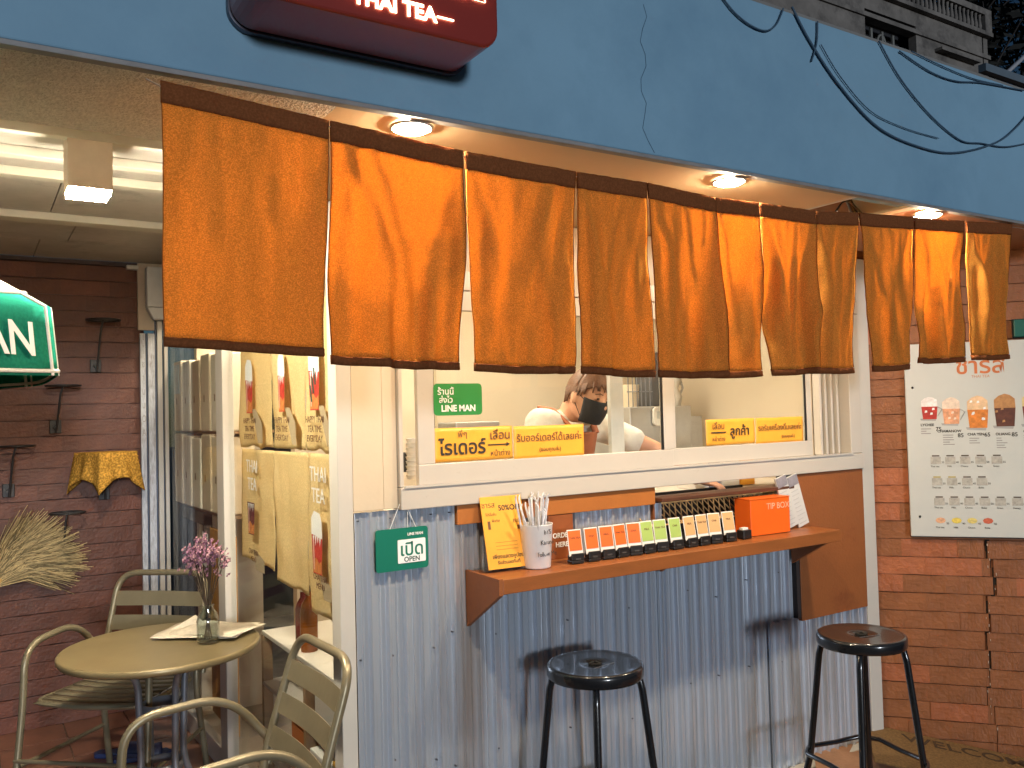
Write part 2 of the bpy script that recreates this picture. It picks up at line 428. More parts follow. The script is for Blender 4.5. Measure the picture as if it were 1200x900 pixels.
# corrugated sheets
def corr(x0, x1, z0, z1, y, ph=0.0, lean=0.0):
    prof = []; p = 0.060; x = x0
    def d(u):
        u = (u/p + ph) % 1.0
        def tz(a, b, c, e, h):
            if u < a or u > e: return 0
            if u < b: return h*(u-a)/(b-a)
            if u <= c: return h
            return h*(e-u)/(e-c)
        return tz(.03, .11, .25, .33, .017) + tz(.62, .67, .69, .74, .005)
    n = int((x1-x0)/0.0022); xs = [x0 + (x1-x0)*i/n for i in range(n+1)]
    m = MB(); vs = []; ds = [d(x) for x in xs]
    nz = 5
    for j in range(nz+1):
        z = z0 + (z1-z0)*j/nz
        for x, q in zip(xs, ds):
            vs.append((x + lean*(z-z0), y - q + 0.0012*noise.noise(Vector((x*5, z*2, y*40))), z))
    m.add(vs, [(j*(n+1)+i, j*(n+1)+i+1, (j+1)*(n+1)+i+1, (j+1)*(n+1)+i) for j in range(nz) for i in range(n)], False)
    return m
for args in ((1.035, 1.44, 0.01, 1.29, 2.612, 0.0), (1.40, 2.34, 0.012, 1.222, 2.622, 0.35), (2.31, 3.10, 0.012, 1.05, 2.617, 0.1),
             (2.92, 3.60, 0.015, 0.655, 2.606, 0.55)):
    corr(*args).build('corrugated_sheet', galv, K, thick=0.0012)
sc = MB()
for x in (1.05, 1.16, 1.31, 1.38, 1.55, 1.86, 2.15, 2.46, 2.62, 2.80, 3.0):
    for z in (0.45, 0.86, 1.265):
        if z > 1.2 and x > 1.4: continue
        zz = z + random.uniform(-.05, .05)*(z < 1.2)
        sc.lathe([(0.0045, 0), (0.004, 0.003), (0.0, 0.004)], (0, 0, 0), 6) if False else sc.box((x-.002, 2.600, zz-.002), (x+.002, 2.612, zz+.002))
sc.build('screw', M('screw_dark', (0.05, 0.05, 0.06), 0.5), K)
B('backing_wall', (1.05, 2.63, 0.0), (2.29, 2.66, 1.285), M('dark_backing', (0.10, 0.09, 0.08), 0.8), K)
B('backing_wall', (2.29, 2.63, 0.0), (3.60, 2.66, 1.04), MATS['dark_backing'], K)
corr(3.08, 3.60, 0.60, 1.05, 2.621, 0.3).build('corrugated_sheet', galv, K, thick=0.0012)
B('backing_wall', (3.07, 2.63, 1.04), (3.60, 2.66, 1.285), MATS['dark_backing'], K)
# posts and panels
B('corner_post', (0.978, 2.585, -0.02), (1.028, 2.66, 2.29), white, K, 0.003)
B('corner_post', (3.585, 2.585, 0.0), (3.672, 2.66, 2.29), white, K, 0.004)
B('wall_panel', (1.031, 2.592, 1.296), (1.135, 2.64, 2.29), cream, K, 0.002)
B('wall_panel', (1.137, 2.595, 1.296), (1.186, 2.64, 2.29), cream, K, 0.002)
# window frame (outer)
WF = B('window_frame', (1.188, 2.572, 1.290), (3.583, 2.645, 1.362), alu, K, 0.003)
B('jamb', (1.188, 2.578, 1.364), (1.202, 2.645, 2.02), alu, WF, 0.002)
B('jamb', (3.50, 2.578, 1.364), (3.583, 2.645, 2.02), alu, WF, 0.003)
B('head', (1.188, 2.575, 2.022), (3.583, 2.645, 2.09), alu, WF, 0.003)
B('track', (1.20, 2.566, 1.3605), (3.50, 2.572, 1.368), alu, WF)
B('header_board', (1.188, 2.60, 2.092), (3.583, 2.64, 2.29), cream, K, 0.002)
# sashes
def sash(x0, x1, y, xs=None, st=0.062, rail=0.068):
    s = B('window_sash', (x0, y, 1.366), (x1, y+.026, 1.366+rail), alu, K, 0.0025)
    B('stile', (x0, y+.001, 1.366+rail), (x0+st, y+.025, 1.95), alu, s, 0.0025)
    B('stile', (x1-st*.75, y+.001, 1.366+rail), (x1, y+.025, 1.95), alu, s, 0.0025)
    B('top_rail', (x0, y, 1.952), (x1, y+.026, 2.02), alu, s, 0.0025)
    B('pane', (x0+st, y+.010, 1.366+rail), (x1-st*.75, y+.015, 1.95), clearg, s)
    MB().box((x0+st, y+.0085, 1.366+rail), (x0+st+.004, y+.0095, 1.95)).box((x1-st*.75-.010, y+.0045, 1.366+rail), (x1-st*.75, y+.0095, 1.95)).build('gasket', blackm, s); s.data.name = 'window_sash'
    return s
sash(1.257, 2.385, 2.578)
sash(2.387, 3.262, 2.606, st=0.040)
# third sash, slid back behind the left one; its stile shows behind the glass
s3 = B('window_sash', (2.13, 2.652, 1.366), (2.195, 2.674, 1.95), M('grey_aluminium', (0.50, 0.49, 0.47), 0.4), K, 0.002, label='inner sash stile seen behind the left pane')
for x in (3.315, 3.355, 3.40, 3.445):
    B('frame_channel', (x, 2.60 + (x-3.3)*.05, 1.366), (x+.014, 2.64, 2.02), alu, K, 0.002)
B('frame_back', (3.30, 2.646, 1.30), (3.585, 2.66, 2.02), cream, K)
# brown boards
B('brown_panel', (3.118, 2.583, 0.640), (3.583, 2.602, 1.2875), brownply, K, 0.002, label='large brown plywood panel at the right end of the counter')
B('panel_edge', (3.095, 2.586, 0.652), (3.117, 2.612, 1.05), M('dark_edge', (0.03, 0.022, 0.02), 0.7), K)
B('brown_board', (1.400, 2.585, 1.222), (2.286, 2.608, 1.2880), M('orange_brown_board', (0.40, 0.135, 0.028), 0.5, var=0.1, scale=4, bump=0.08), K, 0.002)
oh = B('order_board', (1.775, 2.588, 1.060), (1.885, 2.606, 1.2205), M('reddish_wood', (0.27, 0.075, 0.02), 0.5, var=0.15), K, 0.002)
text('ORDER', 0.025, whitep, oh, (1.832, 2.5865, 1.145), bold=0.0008)
text('HERE', 0.025, whitep, oh, (1.832, 2.5865, 1.112), bold=0.0008)
# serving hatch
B('hatch_board', (2.290, 2.55, 1.232), (3.06, 2.66, 1.246), M('dark_brown_wood', (0.085, 0.03, 0.015), 0.5), K, 0.002)
B('hatch_side', (2.286, 2.60, 1.05), (2.294, 2.85, 1.288), brownply, K)
MB().box((2.294, 2.85, 1.05), (3.06, 2.862, 1.232)).box((2.294, 2.66, 1.04), (3.06, 2.85, 1.05)).build('hatch_dark', blackm, K)  # black boxes paint the darkness inside the hatch recess
ms = MB()
zt, zb, yt, yb = 1.213, 1.135, 2.655, 2.600
n = 26
for i in range(n):
    for sgn in (1, -1):
        x0 = 2.22 + (3.03-2.22)*i/n; x1 = x0 + sgn*0.045
        if not (2.15 < x1 < 3.06): continue
        ms.tube([(x0, yb, zb), (x1, yt, zt)], 0.0026, 4, False)
ms.tube([(2.20, yb, zb), (3.05, yb, zb)], 0.003, 6).tube([(2.24, yt, zt), (3.05, yt, zt)], 0.003, 6)
ms.build('lattice', M('gold_wire', (0.62, 0.40, 0.18), 0.4, 0.3, var=0.4, scale=9), K)

# fascia, soffit, roof
FA = B('fascia', (-2.5, 1.78, 2.300), (6.0, 1.86, 2.835), bluep, K, 0.004)
B('drip_edge', (-2.5, 1.776, 2.288), (6.0, 1.80, 2.2985), M('drip_trim', (0.27, 0.25, 0.24), 0.6, var=0.2, scale=10), FA, 0.001)
B('soffit_panel', (-2.5, 1.802, 2.292), (0.70, 2.235, 2.42), stucco, K)
B('soffit_trim', (-2.5, 2.236, 2.300), (1.0, 2.262, 2.50), battm, K, 0.003)
B('soffit_panel', (0.701, 1.802, 2.2935), (2.525, 2.70, 2.42), soffitm, K)
B('soffit_trim', (2.526, 1.802, 2.2925), (2.545, 2.70, 2.42), white, K, 0.002)
B('soffit_panel', (2.885, 1.802, 2.2935), (4.6, 2.46, 2.42), M('brown_soffit', (0.36, 0.17, 0.08), 0.6, var=0.1), K)
B('soffit_panel', (2.835, 1.802, 2.291), (2.885, 2.06, 2.42), soffitm, K)
B('roof_slab', (-2.5, 1.862, 2.84), (6.0, 5.6, 2.90), M('roof_concrete', (0.2, 0.19, 0.18), 0.9), K)
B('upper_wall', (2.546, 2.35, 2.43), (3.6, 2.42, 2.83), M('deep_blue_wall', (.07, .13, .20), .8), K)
MB().tube(smoothpath([(2.62, 2.0, 2.24), (2.74, 2.0, 2.36), (2.84, 2.0, 2.30)], .05), .004, 6).tube([(2.70, 2.0, 2.42), (2.84, 2.03, 2.30)], .012, 6).build('cable', blackm, K)
ckf = MB(); pts = [at(754 + 4*math.sin(k*1.7) + (k > 9)*(k-9)*3, 5 + k*14.5, 'Y', 1.7793) for k in range(13)]
for a, b in zip(pts, pts[1:]):
    ckf.tube([a, b], 0.0008, 4)
ckf.build('hairline_crack', M('crack_blue', (0.05, 0.11, 0.17), 0.9), FA)

# inside of the kitchen
wallin = M('kitchen_wall', (0.66, 0.56, 0.43), 0.6, var=0.04, scale=2)
B('inner_wall', (1.40, 4.30, 0), (3.70, 4.36, 2.42), wallin, K)
B('inner_wall', (1.06, 4.90, 0), (1.40, 4.96, 2.42), wallin, K)
B('inner_wall', (3.64, 2.665, 0), (3.70, 4.30, 2.42), wallin, K)
B('inner_floor', (1.0, 2.665, -0.001), (3.64, 5.2, 0.006), M('kitchen_floor', (0.32, 0.27, 0.22), 0.5), K)
B('inner_ceiling', (1.03, 2.70, 2.424), (3.70, 5.0, 2.44), white, K)
B('wall_joint', (2.20, 4.292, 0), (2.212, 4.299, 2.42), M('joint', (0.5, 0.42, 0.30), 0.7), K)
cn = at(916, 470, 'Y', 4.28)
B('conduit', (cn.x-.022, 4.275, 1.0), (cn.x+.022, 4.299, 2.42), M('conduit_grey', (0.62, 0.56, 0.45), 0.5), K, 0.004)
tl = B('tube_lamp', (1.7, 3.25, 2.37), (3.1, 3.34, 2.423), white, K, label='kitchen ceiling lamp')
B('tube', (1.75, 3.26, 2.355), (3.05, 3.33, 2.369), roome, tl)
tl = B('tube_lamp', (1.12, 3.1, 2.37), (1.20, 4.8, 2.423), white, K, label='added ceiling lamp brightening the packs and bags behind the side glass')  # extra lamp, added to brighten the packs and bags
B('tube', (1.13, 3.12, 2.355), (1.19, 4.78, 2.369), roome, tl)
# partition between shop front and kitchen so the side room reads
# ---- side glazing (left side, runs back from the corner post)
def sx(y): return 1.028 - 0.026*(y - 2.66)
sm_ = MB()
GLZ = thing('side_glazing', 'tall white framed glass shopfront along the side behind the round table', 'shopfront', (1.0, 4.0, 0))
def sbox(name, y0, y1, z0, z1, dx0, dx1, mat, parent=GLZ, bevel=0.0):
    m = MB(); xa = sx(y0); xb = sx(y1)
    vs = [(xa+dx0, y0, z0), (xa+dx1, y0, z0), (xb+dx1, y1, z0), (xb+dx0, y1, z0), (xa+dx0, y0, z1), (xa+dx1, y0, z1), (xb+dx1, y1, z1), (xb+dx0, y1, z1)]
    m.add(vs, [(0,3,2,1),(4,5,6,7),(0,1,5,4),(1,2,6,5),(2,3,7,6),(3,0,4,7)])
    return m.build(name, mat, parent, bevel=bevel)
sbox('mullion', 3.97, 4.08, 0.02, 2.18, -0.028, 0.022, alu, bevel=.003)
sbox('bottom_rail', 2.662, 3.97, 0.0, 0.10, -0.02, 0.02, alu, bevel=.003)
sbox('bottom_rail', 4.08, 5.12, -0.02, 0.10, -0.02, 0.02, alu, bevel=.003)
sbox('top_rail', 2.662, 5.12, 2.181, 2.26, -0.02, 0.02, alu, bevel=.003)
sbox('header_panel', 2.662, 5.20, 2.262, 2.50, -0.015, 0.03, M('plaster_beige', (0.55, 0.46, 0.36), 0.7, var=0.1, scale=8))
p1 = sbox('pane', 2.662, 3.97, 0.10, 2.18, -0.003, 0.003, sideg)
p2 = sbox('pane', 4.08, 5.12, 0.10, 2.18, -0.003, 0.003, sideg)
# folded door frames at the back
peel = M('peeling_white', (0.50, 0.51, 0.55), 0.45, var=0.25, scale=25, dirt_or_reflection=(0.27, 0.24, 0.24), dscale=9, dth=0.5, stretch=(6, 6, 1))
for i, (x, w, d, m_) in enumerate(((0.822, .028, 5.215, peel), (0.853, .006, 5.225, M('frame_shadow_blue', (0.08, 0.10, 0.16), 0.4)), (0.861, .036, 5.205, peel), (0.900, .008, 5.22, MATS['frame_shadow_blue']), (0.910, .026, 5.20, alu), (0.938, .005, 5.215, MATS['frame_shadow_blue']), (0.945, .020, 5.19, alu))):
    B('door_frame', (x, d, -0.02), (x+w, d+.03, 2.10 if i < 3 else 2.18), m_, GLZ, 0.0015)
B('door_frame', (0.815, 5.225, 2.12), (0.972, 5.25, 2.50), M('beige_trim', (0.50, 0.40, 0.31), 0.6), GLZ)
B('door_stop', (0.66+.09, 5.16, 2.452), (0.80+.01, 5.2, 2.475), white, GLZ, .003)
wb = at(172, 312, 'Y', 5.12); wc = at(192, 360, 'Y', 5.12)
TB = B('trunking_box', (wb.x, 5.12, wc.z), (wc.x+.01, 5.19, wb.z), M('trunking', (0.62, 0.62, 0.62), .5), GLZ, .006)
MB().prism([(wb.x, wc.z-.002), (wc.x+.01, wc.z-.002), (wc.x-.002, wc.z-.07), (wb.x+.035, wc.z-.07)], 5.125, 5.185).build('funnel', MATS['trunking'], GLZ, bevel=.004)
for k, t_ in enumerate(('เ', 'ไ', 'ช', 'า', 'ม', 'น', 'O', 'A')):
    q = at(173, 395 + k*16, 'Y', 5.212)
    text(t_, 0.055, greyink, GLZ, (0.838, 5.2135, q.z), sx=0.5)

# ------------------------------------------------------------------ things behind the side glass
def cupprint(name, parent, y, z, w, h, x, cold, cols, whitetop=True):
    """a printed drink on the bag, facing the patio (normal -x), flat on the cloth"""
    m = MB(); m.add([(x, y-w*.40, z), (x, y+w*.40, z), (x, y+w*.5, z+h*.62), (x, y-w*.5, z+h*.62)], [(0,1,2,3)])
    m.build(name, cold, parent)
    m = MB(); m.add([(x-.0004, y-w*.38, z+h*.02), (x-.0004, y+w*.38, z+h*.02), (x-.0004, y+w*.42, z+h*.20), (x-.0004, y+w*.1, z+h*.26), (x-.0004, y-w*.2, z+h*.18), (x-.0004, y-w*.43, z+h*.24)], [(0,1,2,3,4,5)]); m.build(name, M('print_amber', (.62, .20, .05), .7, var=.3, scale=40), parent)
    m = MB(); m.add([(x-.0008, y+w*.22, z+h*.06), (x-.0008, y+w*.32, z+h*.06), (x-.0008, y+w*.36, z+h*.52), (x-.0008, y+w*.25, z+h*.50)], [(0,1,2,3)]); m.build(name, M('print_pink', (.80, .45, .38), .6), parent)
    for q in range(4):
        a_ = y - w*.3 + w*.2*q; m = MB(); m.add([(x-.0009, a_-w*.09, z+h*.60), (x-.0009, a_+w*.06, z+h*.60), (x-.0009, a_+w*.02, z+h*(.44+.05*(q % 2)))], [(0,1,2)]); m.build(name, whitep, parent)
    if whitetop:
        m = MB(); m.add([(x-.0006, y-w*.5, z+h*.58), (x-.0006, y+w*.5, z+h*.62), (x-.0006, y+w*.48, z+h*.88), (x-.0006, y+w*.22, z+h), (x-.0006, y-w*.3, z+h*.97), (x-.0006, y-w*.48, z+h*.84)], [(0,1,2,3,4,5)])
        m.build(name, whitep, parent)
redp = M('print_red', (0.48, 0.035, 0.02), 0.7, var=0.35, scale=30)
darkp = M('print_dark_red', (0.12, 0.02, 0.025), 0.7, var=0.4, scale=25)
taup = M('print_taupe', (0.42, 0.32, 0.20), 0.8, var=0.06)
cols = [(2.775, 3.075, 'right'), (3.085, 3.46, 'middle'), (3.47, 3.90, 'left')]
for row, (z1, z0) in enumerate(((2.02, 1.475), (1.47, 0.95))):
    for ci, (ya, yb_, nm) in enumerate(cols):
        xx = sx((ya+yb_)/2) + 0.035
        lab = f"pale yellow cloth bag behind side glass, {['upper', 'lower'][row]} row, {dict(right='nearest the corner post', middle='middle one', left='nearest the mullion')[nm]}"
        t = thing('cloth_bag', lab, 'bag', (xx, (ya+yb_)/2, z0), 0, 'printed cloth bags hanging behind the side glass')
        sd = random.random()*9
        zb0 = z0 + (0.005 if row == 0 else [-.05, .0, .04][ci])
        def fn(u, v, ya=ya, yb_=yb_, z1=z1, zb0=zb0, xx=xx, sd=sd, row=row):
            y = ya + (yb_-ya)*u; z = z1 + (zb0-z1)*v
            w = 0.003*math.sin(u*9+sd+v*2) + 0.008*noise.noise(Vector((u*3+sd, v*4, sd))) + 0.006*noise.noise(Vector((u*9, v*3+sd, sd)))
            edge = -0.004*math.exp(-((u-.02)/.02)**2)
            return (xx + sx(y)-sx((ya+yb_)/2) + w + edge, y, z + 0.012*noise.noise(Vector((u*4, sd, v*2)))*v)
        MB().grid(fn, 22, 30).build('bag_body', bagm, t, thick=0.002)
        yc = (ya+yb_)/2; wd = (yb_-ya); xf = xx - 0.017
        if row == 0:
            cz = 1.625
            cupprint('cup_print', t, yc+.02, cz, .085 if ci == 1 else .11, .23, xf - .006, redp, None)
            if ci == 0:
                for q in range(3): MB().add([(xf-.0075, yc+.05-.02*q, cz+.03+.03*q), (xf-.0075, yc+.035-.02*q, cz+.03+.03*q), (xf-.0075, yc+.05-.02*q, cz+.09+.03*q), (xf-.0075, yc+.065-.02*q, cz+.09+.03*q)], [(0,1,2,3)]).build('cup_print', M('print_green', (0.02, 0.07, 0.05), .7), t)
            MB().add([(xf-.005, yc-.02, 1.64), (xf-.005, yc-.07, 1.64), (xf-.005, yc-wd*.38, 1.58), (xf-.005, yc-wd*.38, 1.50), (xf-.005, yc-.10, 1.50)], [(0,1,2,3,4)]).build('shadow_print', taup, t)
            for q, ln in enumerate(('HAPPY THAI', 'TEA TIME', 'EVERYDAY')):
                text(ln, 0.034, brownink, t, (xf-.007, yc+.02, 1.592-q*.034), rot=(PI/2, 0, -PI/2))
        elif ci != 1:
            cupprint('cup_print', t, yc+.02, z0+.10 if ci == 0 else z0+.16, .11, .22, xf-.006, darkp if ci == 2 else redp, None, ci == 0)
            MB().add([(xf-.0055, yc-.00, z0+.10), (xf-.0055, yc-.05, z0+.10), (xf-.0055, yc-wd*.38, z0+.07), (xf-.0055, yc-wd*.38, z0+.02), (xf-.0055, yc-.04, z0+.02)], [(0,1,2,3,4)]).build('shadow_print', taup, t)
            text('THAI\nTEA', 0.075, whitep, t, (xf-.006, yc, z0+.41), rot=(PI/2, 0, -PI/2))
            text('CHA THAI\nMENU', 0.03, brownink, t, (xf-.007, yc-.01, z0+.075), rot=(PI/2, 0, -PI/2))
        else:
            pass
# paper packs on racks behind the far pane
kr = [M('kraft_light', (0.72, 0.60, 0.43), .8, var=.12), M('kraft_dark', (0.60, 0.48, 0.33), .8, var=.15), M('kraft_pale', (0.80, 0.72, 0.57), .8, var=.1)]
for row, (z0, z1) in enumerate(((1.545, 1.93), (1.15, 1.53))):
    for c in range(5):
        y1 = 5.12 - c*0.195; y0 = y1 - .185
        px_ = sx(y0) + .012
        where = ['at the far end', 'second from the far end', 'in the middle', 'second from the white mullion', 'next to the white mullion'][c]
        t = thing('paper_pack', f"tall kraft paper pack in the {['upper', 'lower'][row]} rack row behind glass, {where}", 'paper pack', (px_, y0, z0), 0, 'paper packs racked behind the side glass')
        MB().prism([(0, 0), (.16, 0), (.16, z1-z0-.01*((c*7) % 3)), (0, z1-z0-.01*((c*7) % 3))], 0, .183).build('wrap', kr[(c*2+row) % 3], t, world=False, bevel=.008)
        text('II', .05, brownink, t, (-.002, .10, (z1-z0)*.42), rot=(PI/2, 0, -PI/2), local=True)
        if row == 0 and c == 0: B('label_patch', (px_-.004, y0+.03, z1-.18), (px_-.001, y0+.16, z1-.02), M('pale_blue_paper', (0.5, 0.6, 0.62), .6), t)
rk = thing('rack', 'brown shelf rack behind the far side glass', 'shelf', (1.05, 4.15, 0))
B('shelf_board', (1.02, 4.14, 1.532), (1.25, 5.14, 1.546), M('rack_wood', (0.30, 0.19, 0.10), .6), rk)
B('shelf_board', (1.02, 4.14, 1.132), (1.25, 5.14, 1.146), MATS['rack_wood'], rk)
B('side_panel', (1.02, 4.60, 0.55), (1.06, 4.63, 1.12), M('rack_dark', (0.07, 0.045, 0.03), .6), rk)
B('top_panel', (1.02, 4.60, 1.06), (1.06, 5.12, 1.125), MATS['rack_dark'], rk)
dr = thing('cupboard_door', 'warm orange wooden door panel low behind the far side glass', 'door', (1.07, 4.4, 0.1))
for i in range(5):
    B('plank', (1.045, 4.14+i*.092, .12), (1.065, 4.228+i*.092, 1.05), M('orange_wood', (0.55, 0.27, 0.06), .5, var=.2, scale=4, stretch=(5, 5, 1)), dr, .003)
pn = thing('paper_note', 'small white paper note taped inside the far side glass', 'paper', (1.03, 4.62, .9))
B('sheet', (1.012, 4.50, .86), (1.015, 4.62, 1.03), paper, pn)
# clutter low behind the near pane
def boxy(name, label, cat, y0, y1, z0, z1, mat, x=1.12, d=.2, top=None, bev=.01):
    t = thing(name, label, cat, (x, (y0+y1)/2, z0))
    B('body', (x, y0, z0), (x+d, y1, z1), mat, t, bev)
    B('lid', (x-.006, y0-.006, z1), (x+d+.006, y1+.006, z1+.02), top or mat, t, .004)
    return t
tb = thing('work_bench', 'low white shelf unit behind the near side glass', 'shelf', (1.2, 3.3, 0))
for z in (.12, .42, .64): B('shelf_board', (1.10, 2.75, z), (1.50, 3.88, z+.02), white, tb, .003)
for y in (2.76, 3.30, 3.86): B('upright', (1.10, y, .03), (1.14, y+.03, .64), MATS['rack_wood'], tb)
boxy('storage_box', 'white plastic storage box on the low shelf behind the glass', 'box', 3.0, 3.26, .445, .60, white, top=M('blue_lid', (.1, .2, .4), .4))
boxy('storage_box', 'brown cardboard box on the low shelf behind the glass, beside the white box', 'box', 2.79, 2.97, .445, .58, kr[0])
boxy('storage_box', 'orange tea carton on the bottom shelf behind the glass', 'box', 3.35, 3.55, .14, .36, M('carton_orange', (.5, .15, .03), .6))
boxy('storage_box', 'yellow paper sack box on the bottom shelf by the corner post', 'box', 2.84, 3.05, .14, .33, M('carton_yellow', (.6, .35, .05), .6))
boxy('storage_box', 'pale carton on the bottom shelf between orange and yellow ones', 'box', 3.10, 3.30, .14, .30, paper)
def bottle(label, loc, h, r, mat, cap):
    t = thing('bottle', label, 'bottle', loc)
    MB().lathe([(r*.95, 0), (r, .01), (r, h*.62), (r*.8, h*.72), (r*.35, h*.82), (r*.33, h*.92)], seg=16).build('body', mat, t, world=False)
    MB().lathe([(r*.4, h*.92), (r*.4, h)], seg=12).build('cap', cap, t, world=False)
bottle('amber syrup bottle behind the near side glass', (1.16, 3.42, .66), .26, .035, M('amber', (.25, .07, .01), .15), blackm)
bottle('dark red syrup bottle next to the amber one behind the glass', (1.17, 3.52, .66), .24, .033, M('darkred', (.15, .01, .01), .15), whitep)
bottle('white sauce bottle on the shelf behind the side glass near the corner post', (1.17, 2.95, .66), .20, .035, white, redp)

# ------------------------------------------------------------------ patio ceiling
CE = thing('patio_ceiling', 'beige boarded patio ceiling with pale battens over the round table', 'ceiling', (0, 3.7, 2.5))
ys = [2.26, 2.86, 3.10, 3.42, 3.98+.2, 5.25]
ys = [2.264, 2.55, 2.86, 3.16, 3.45, 4.12, 4.75, 5.245]
for j in range(len(ys)-1):
    xcuts = [-1.6, -0.95, -0.32, 0.30+.12*(j % 2), 0.96]
    for i in range(4):
        B('ceiling_panel', (xcuts[i]+.002, ys[j]+.002, 2.502), (xcuts[i+1]-.002, ys[j+1]-.002, 2.515), ceilm, CE, .001)
for y, w in ((2.90, .035), (3.16, .05), (3.42, .05), (4.12, .09)):
    B('batten', (-1.6, y, 2.470), (0.975, y+w, 2.5015), battm, CE, .003)
B('backing', (-1.6, 2.264, 2.516), (1.0, 5.25, 2.53), M('dark_void', (.02, .02, .02), 1), CE)

def downlight(x, label):
    t = thing('downlight', label, 'light', (x, 1.847, 2.293), 0, 'round downlights along the canopy soffit')
    MB().lathe([(.040, -.001), (.052, -.004), (.052, -.009), (.045, -.0105), (.0445, -.005)], seg=28, cap=False).build('rim', white, t, world=False)
    MB().lathe([(.0001, -.020), (.020, -.0185), (.036, -.0145), (.0445, -.0085), (.0445, -.006), (.0001, -.006)], seg=28, cap=False).build('lens', lampe, t, world=False)
downlight(0.902, 'round glowing downlight above the second orange curtain panel from the left')
downlight(1.971, 'round glowing downlight above the middle of the orange curtain row')
downlight(3.004, 'round glowing downlight near the right end of the orange curtain')
sb = thing('ceiling_lamp', 'square white box downlight glowing under the patio ceiling', 'light', (0.322, 2.965, 2.50))
m = MB(); a = 0.063
m.box((-a, -a, -.178), (a, -a+.004, 0)).box((-a, a-.004, -.178), (a, a, 0)).box((-a, -a+.004, -.178), (-a+.004, a-.004, 0)).box((a-.004, -a+.004, -.178), (a, a-.004, 0)).build('housing', M('lamp_housing', (.66, .57, .47), .5), sb, world=False, bevel=.002)
MB().box((-a+.005, -a+.005, -.190), (a-.005, a-.005, -.172)).build('lens', lampc, sb, world=False)

# ------------------------------------------------------------------ noren curtain
wire = [(0.328, 2.279), (0.676, 2.253), (1.013, 2.233), (1.353, 2.225), (1.70, 2.219), (2.042, 2.218), (2.307, 2.220), (2.525, 2.236), (2.838, 2.252), (3.16, 2.268), (3.49, 2.290)]
tag(MB().tube([(x, 1.8, z-.012) for x, z in [(0.30, 2.290)] + wire + [(3.78, 2.296)]], 0.0014, 6).build('curtain_wire', M('wire_steel', (.45, .40, .33), .4, .6)), 'thin steel wire carrying the orange curtain panels under the canopy', 'wire')
panels = [ # xTL xTR zTL zTR xBL xBR zBL zBR
 (.328, .676, 2.278, 2.253, .332, .652, 1.749, 1.731, 'leftmost and widest orange curtain panel, hanging flat'),
 (.680, 1.010, 2.252, 2.231, .689, 1.003, 1.718, 1.705, 'second orange curtain panel from the left, brightly backlit, just right of the wide flat one'),
 (1.018, 1.349, 2.231, 2.224, 1.041, 1.344, 1.703, 1.697, 'third orange curtain panel from the left, above the green sticker'),
 (1.354, 1.592, 2.224, 2.224, 1.358, 1.595, 1.697, 1.686, 'fourth orange curtain panel from the left, above the worker'),
 (1.597, 1.855, 2.224, 2.212, 1.601, 1.857, 1.686, 1.685, 'fifth orange curtain panel from the left, above the sash joint'),
 (1.859, 2.040, 2.212, 2.217, 1.862, 2.072, 1.685, 1.690, 'narrow folded orange curtain panel, sixth from the left'),
 (2.045, 2.303, 2.217, 2.218, 2.078, 2.258, 1.690, 1.698, 'seventh orange curtain panel, above the right yellow banner'),
 (2.310, 2.520, 2.218, 2.235, 2.264, 2.489, 1.698, 1.699, 'eighth orange curtain panel, in front of the white window jamb'),
 (2.530, 2.834, 2.235, 2.251, 2.548, 2.800, 1.703, 1.714, 'third orange curtain panel from the right, just left of the menu board'),
 (2.842, 3.150, 2.251, 2.267, 2.838, 3.117, 1.735, 1.741, 'second orange curtain panel from the right, over the menu board corner'),
 (3.167, 3.488, 2.267, 2.289, 3.219, 3.456, 1.751, 1.757, 'rightmost orange curtain panel, brightly lit, over the menu board title')]
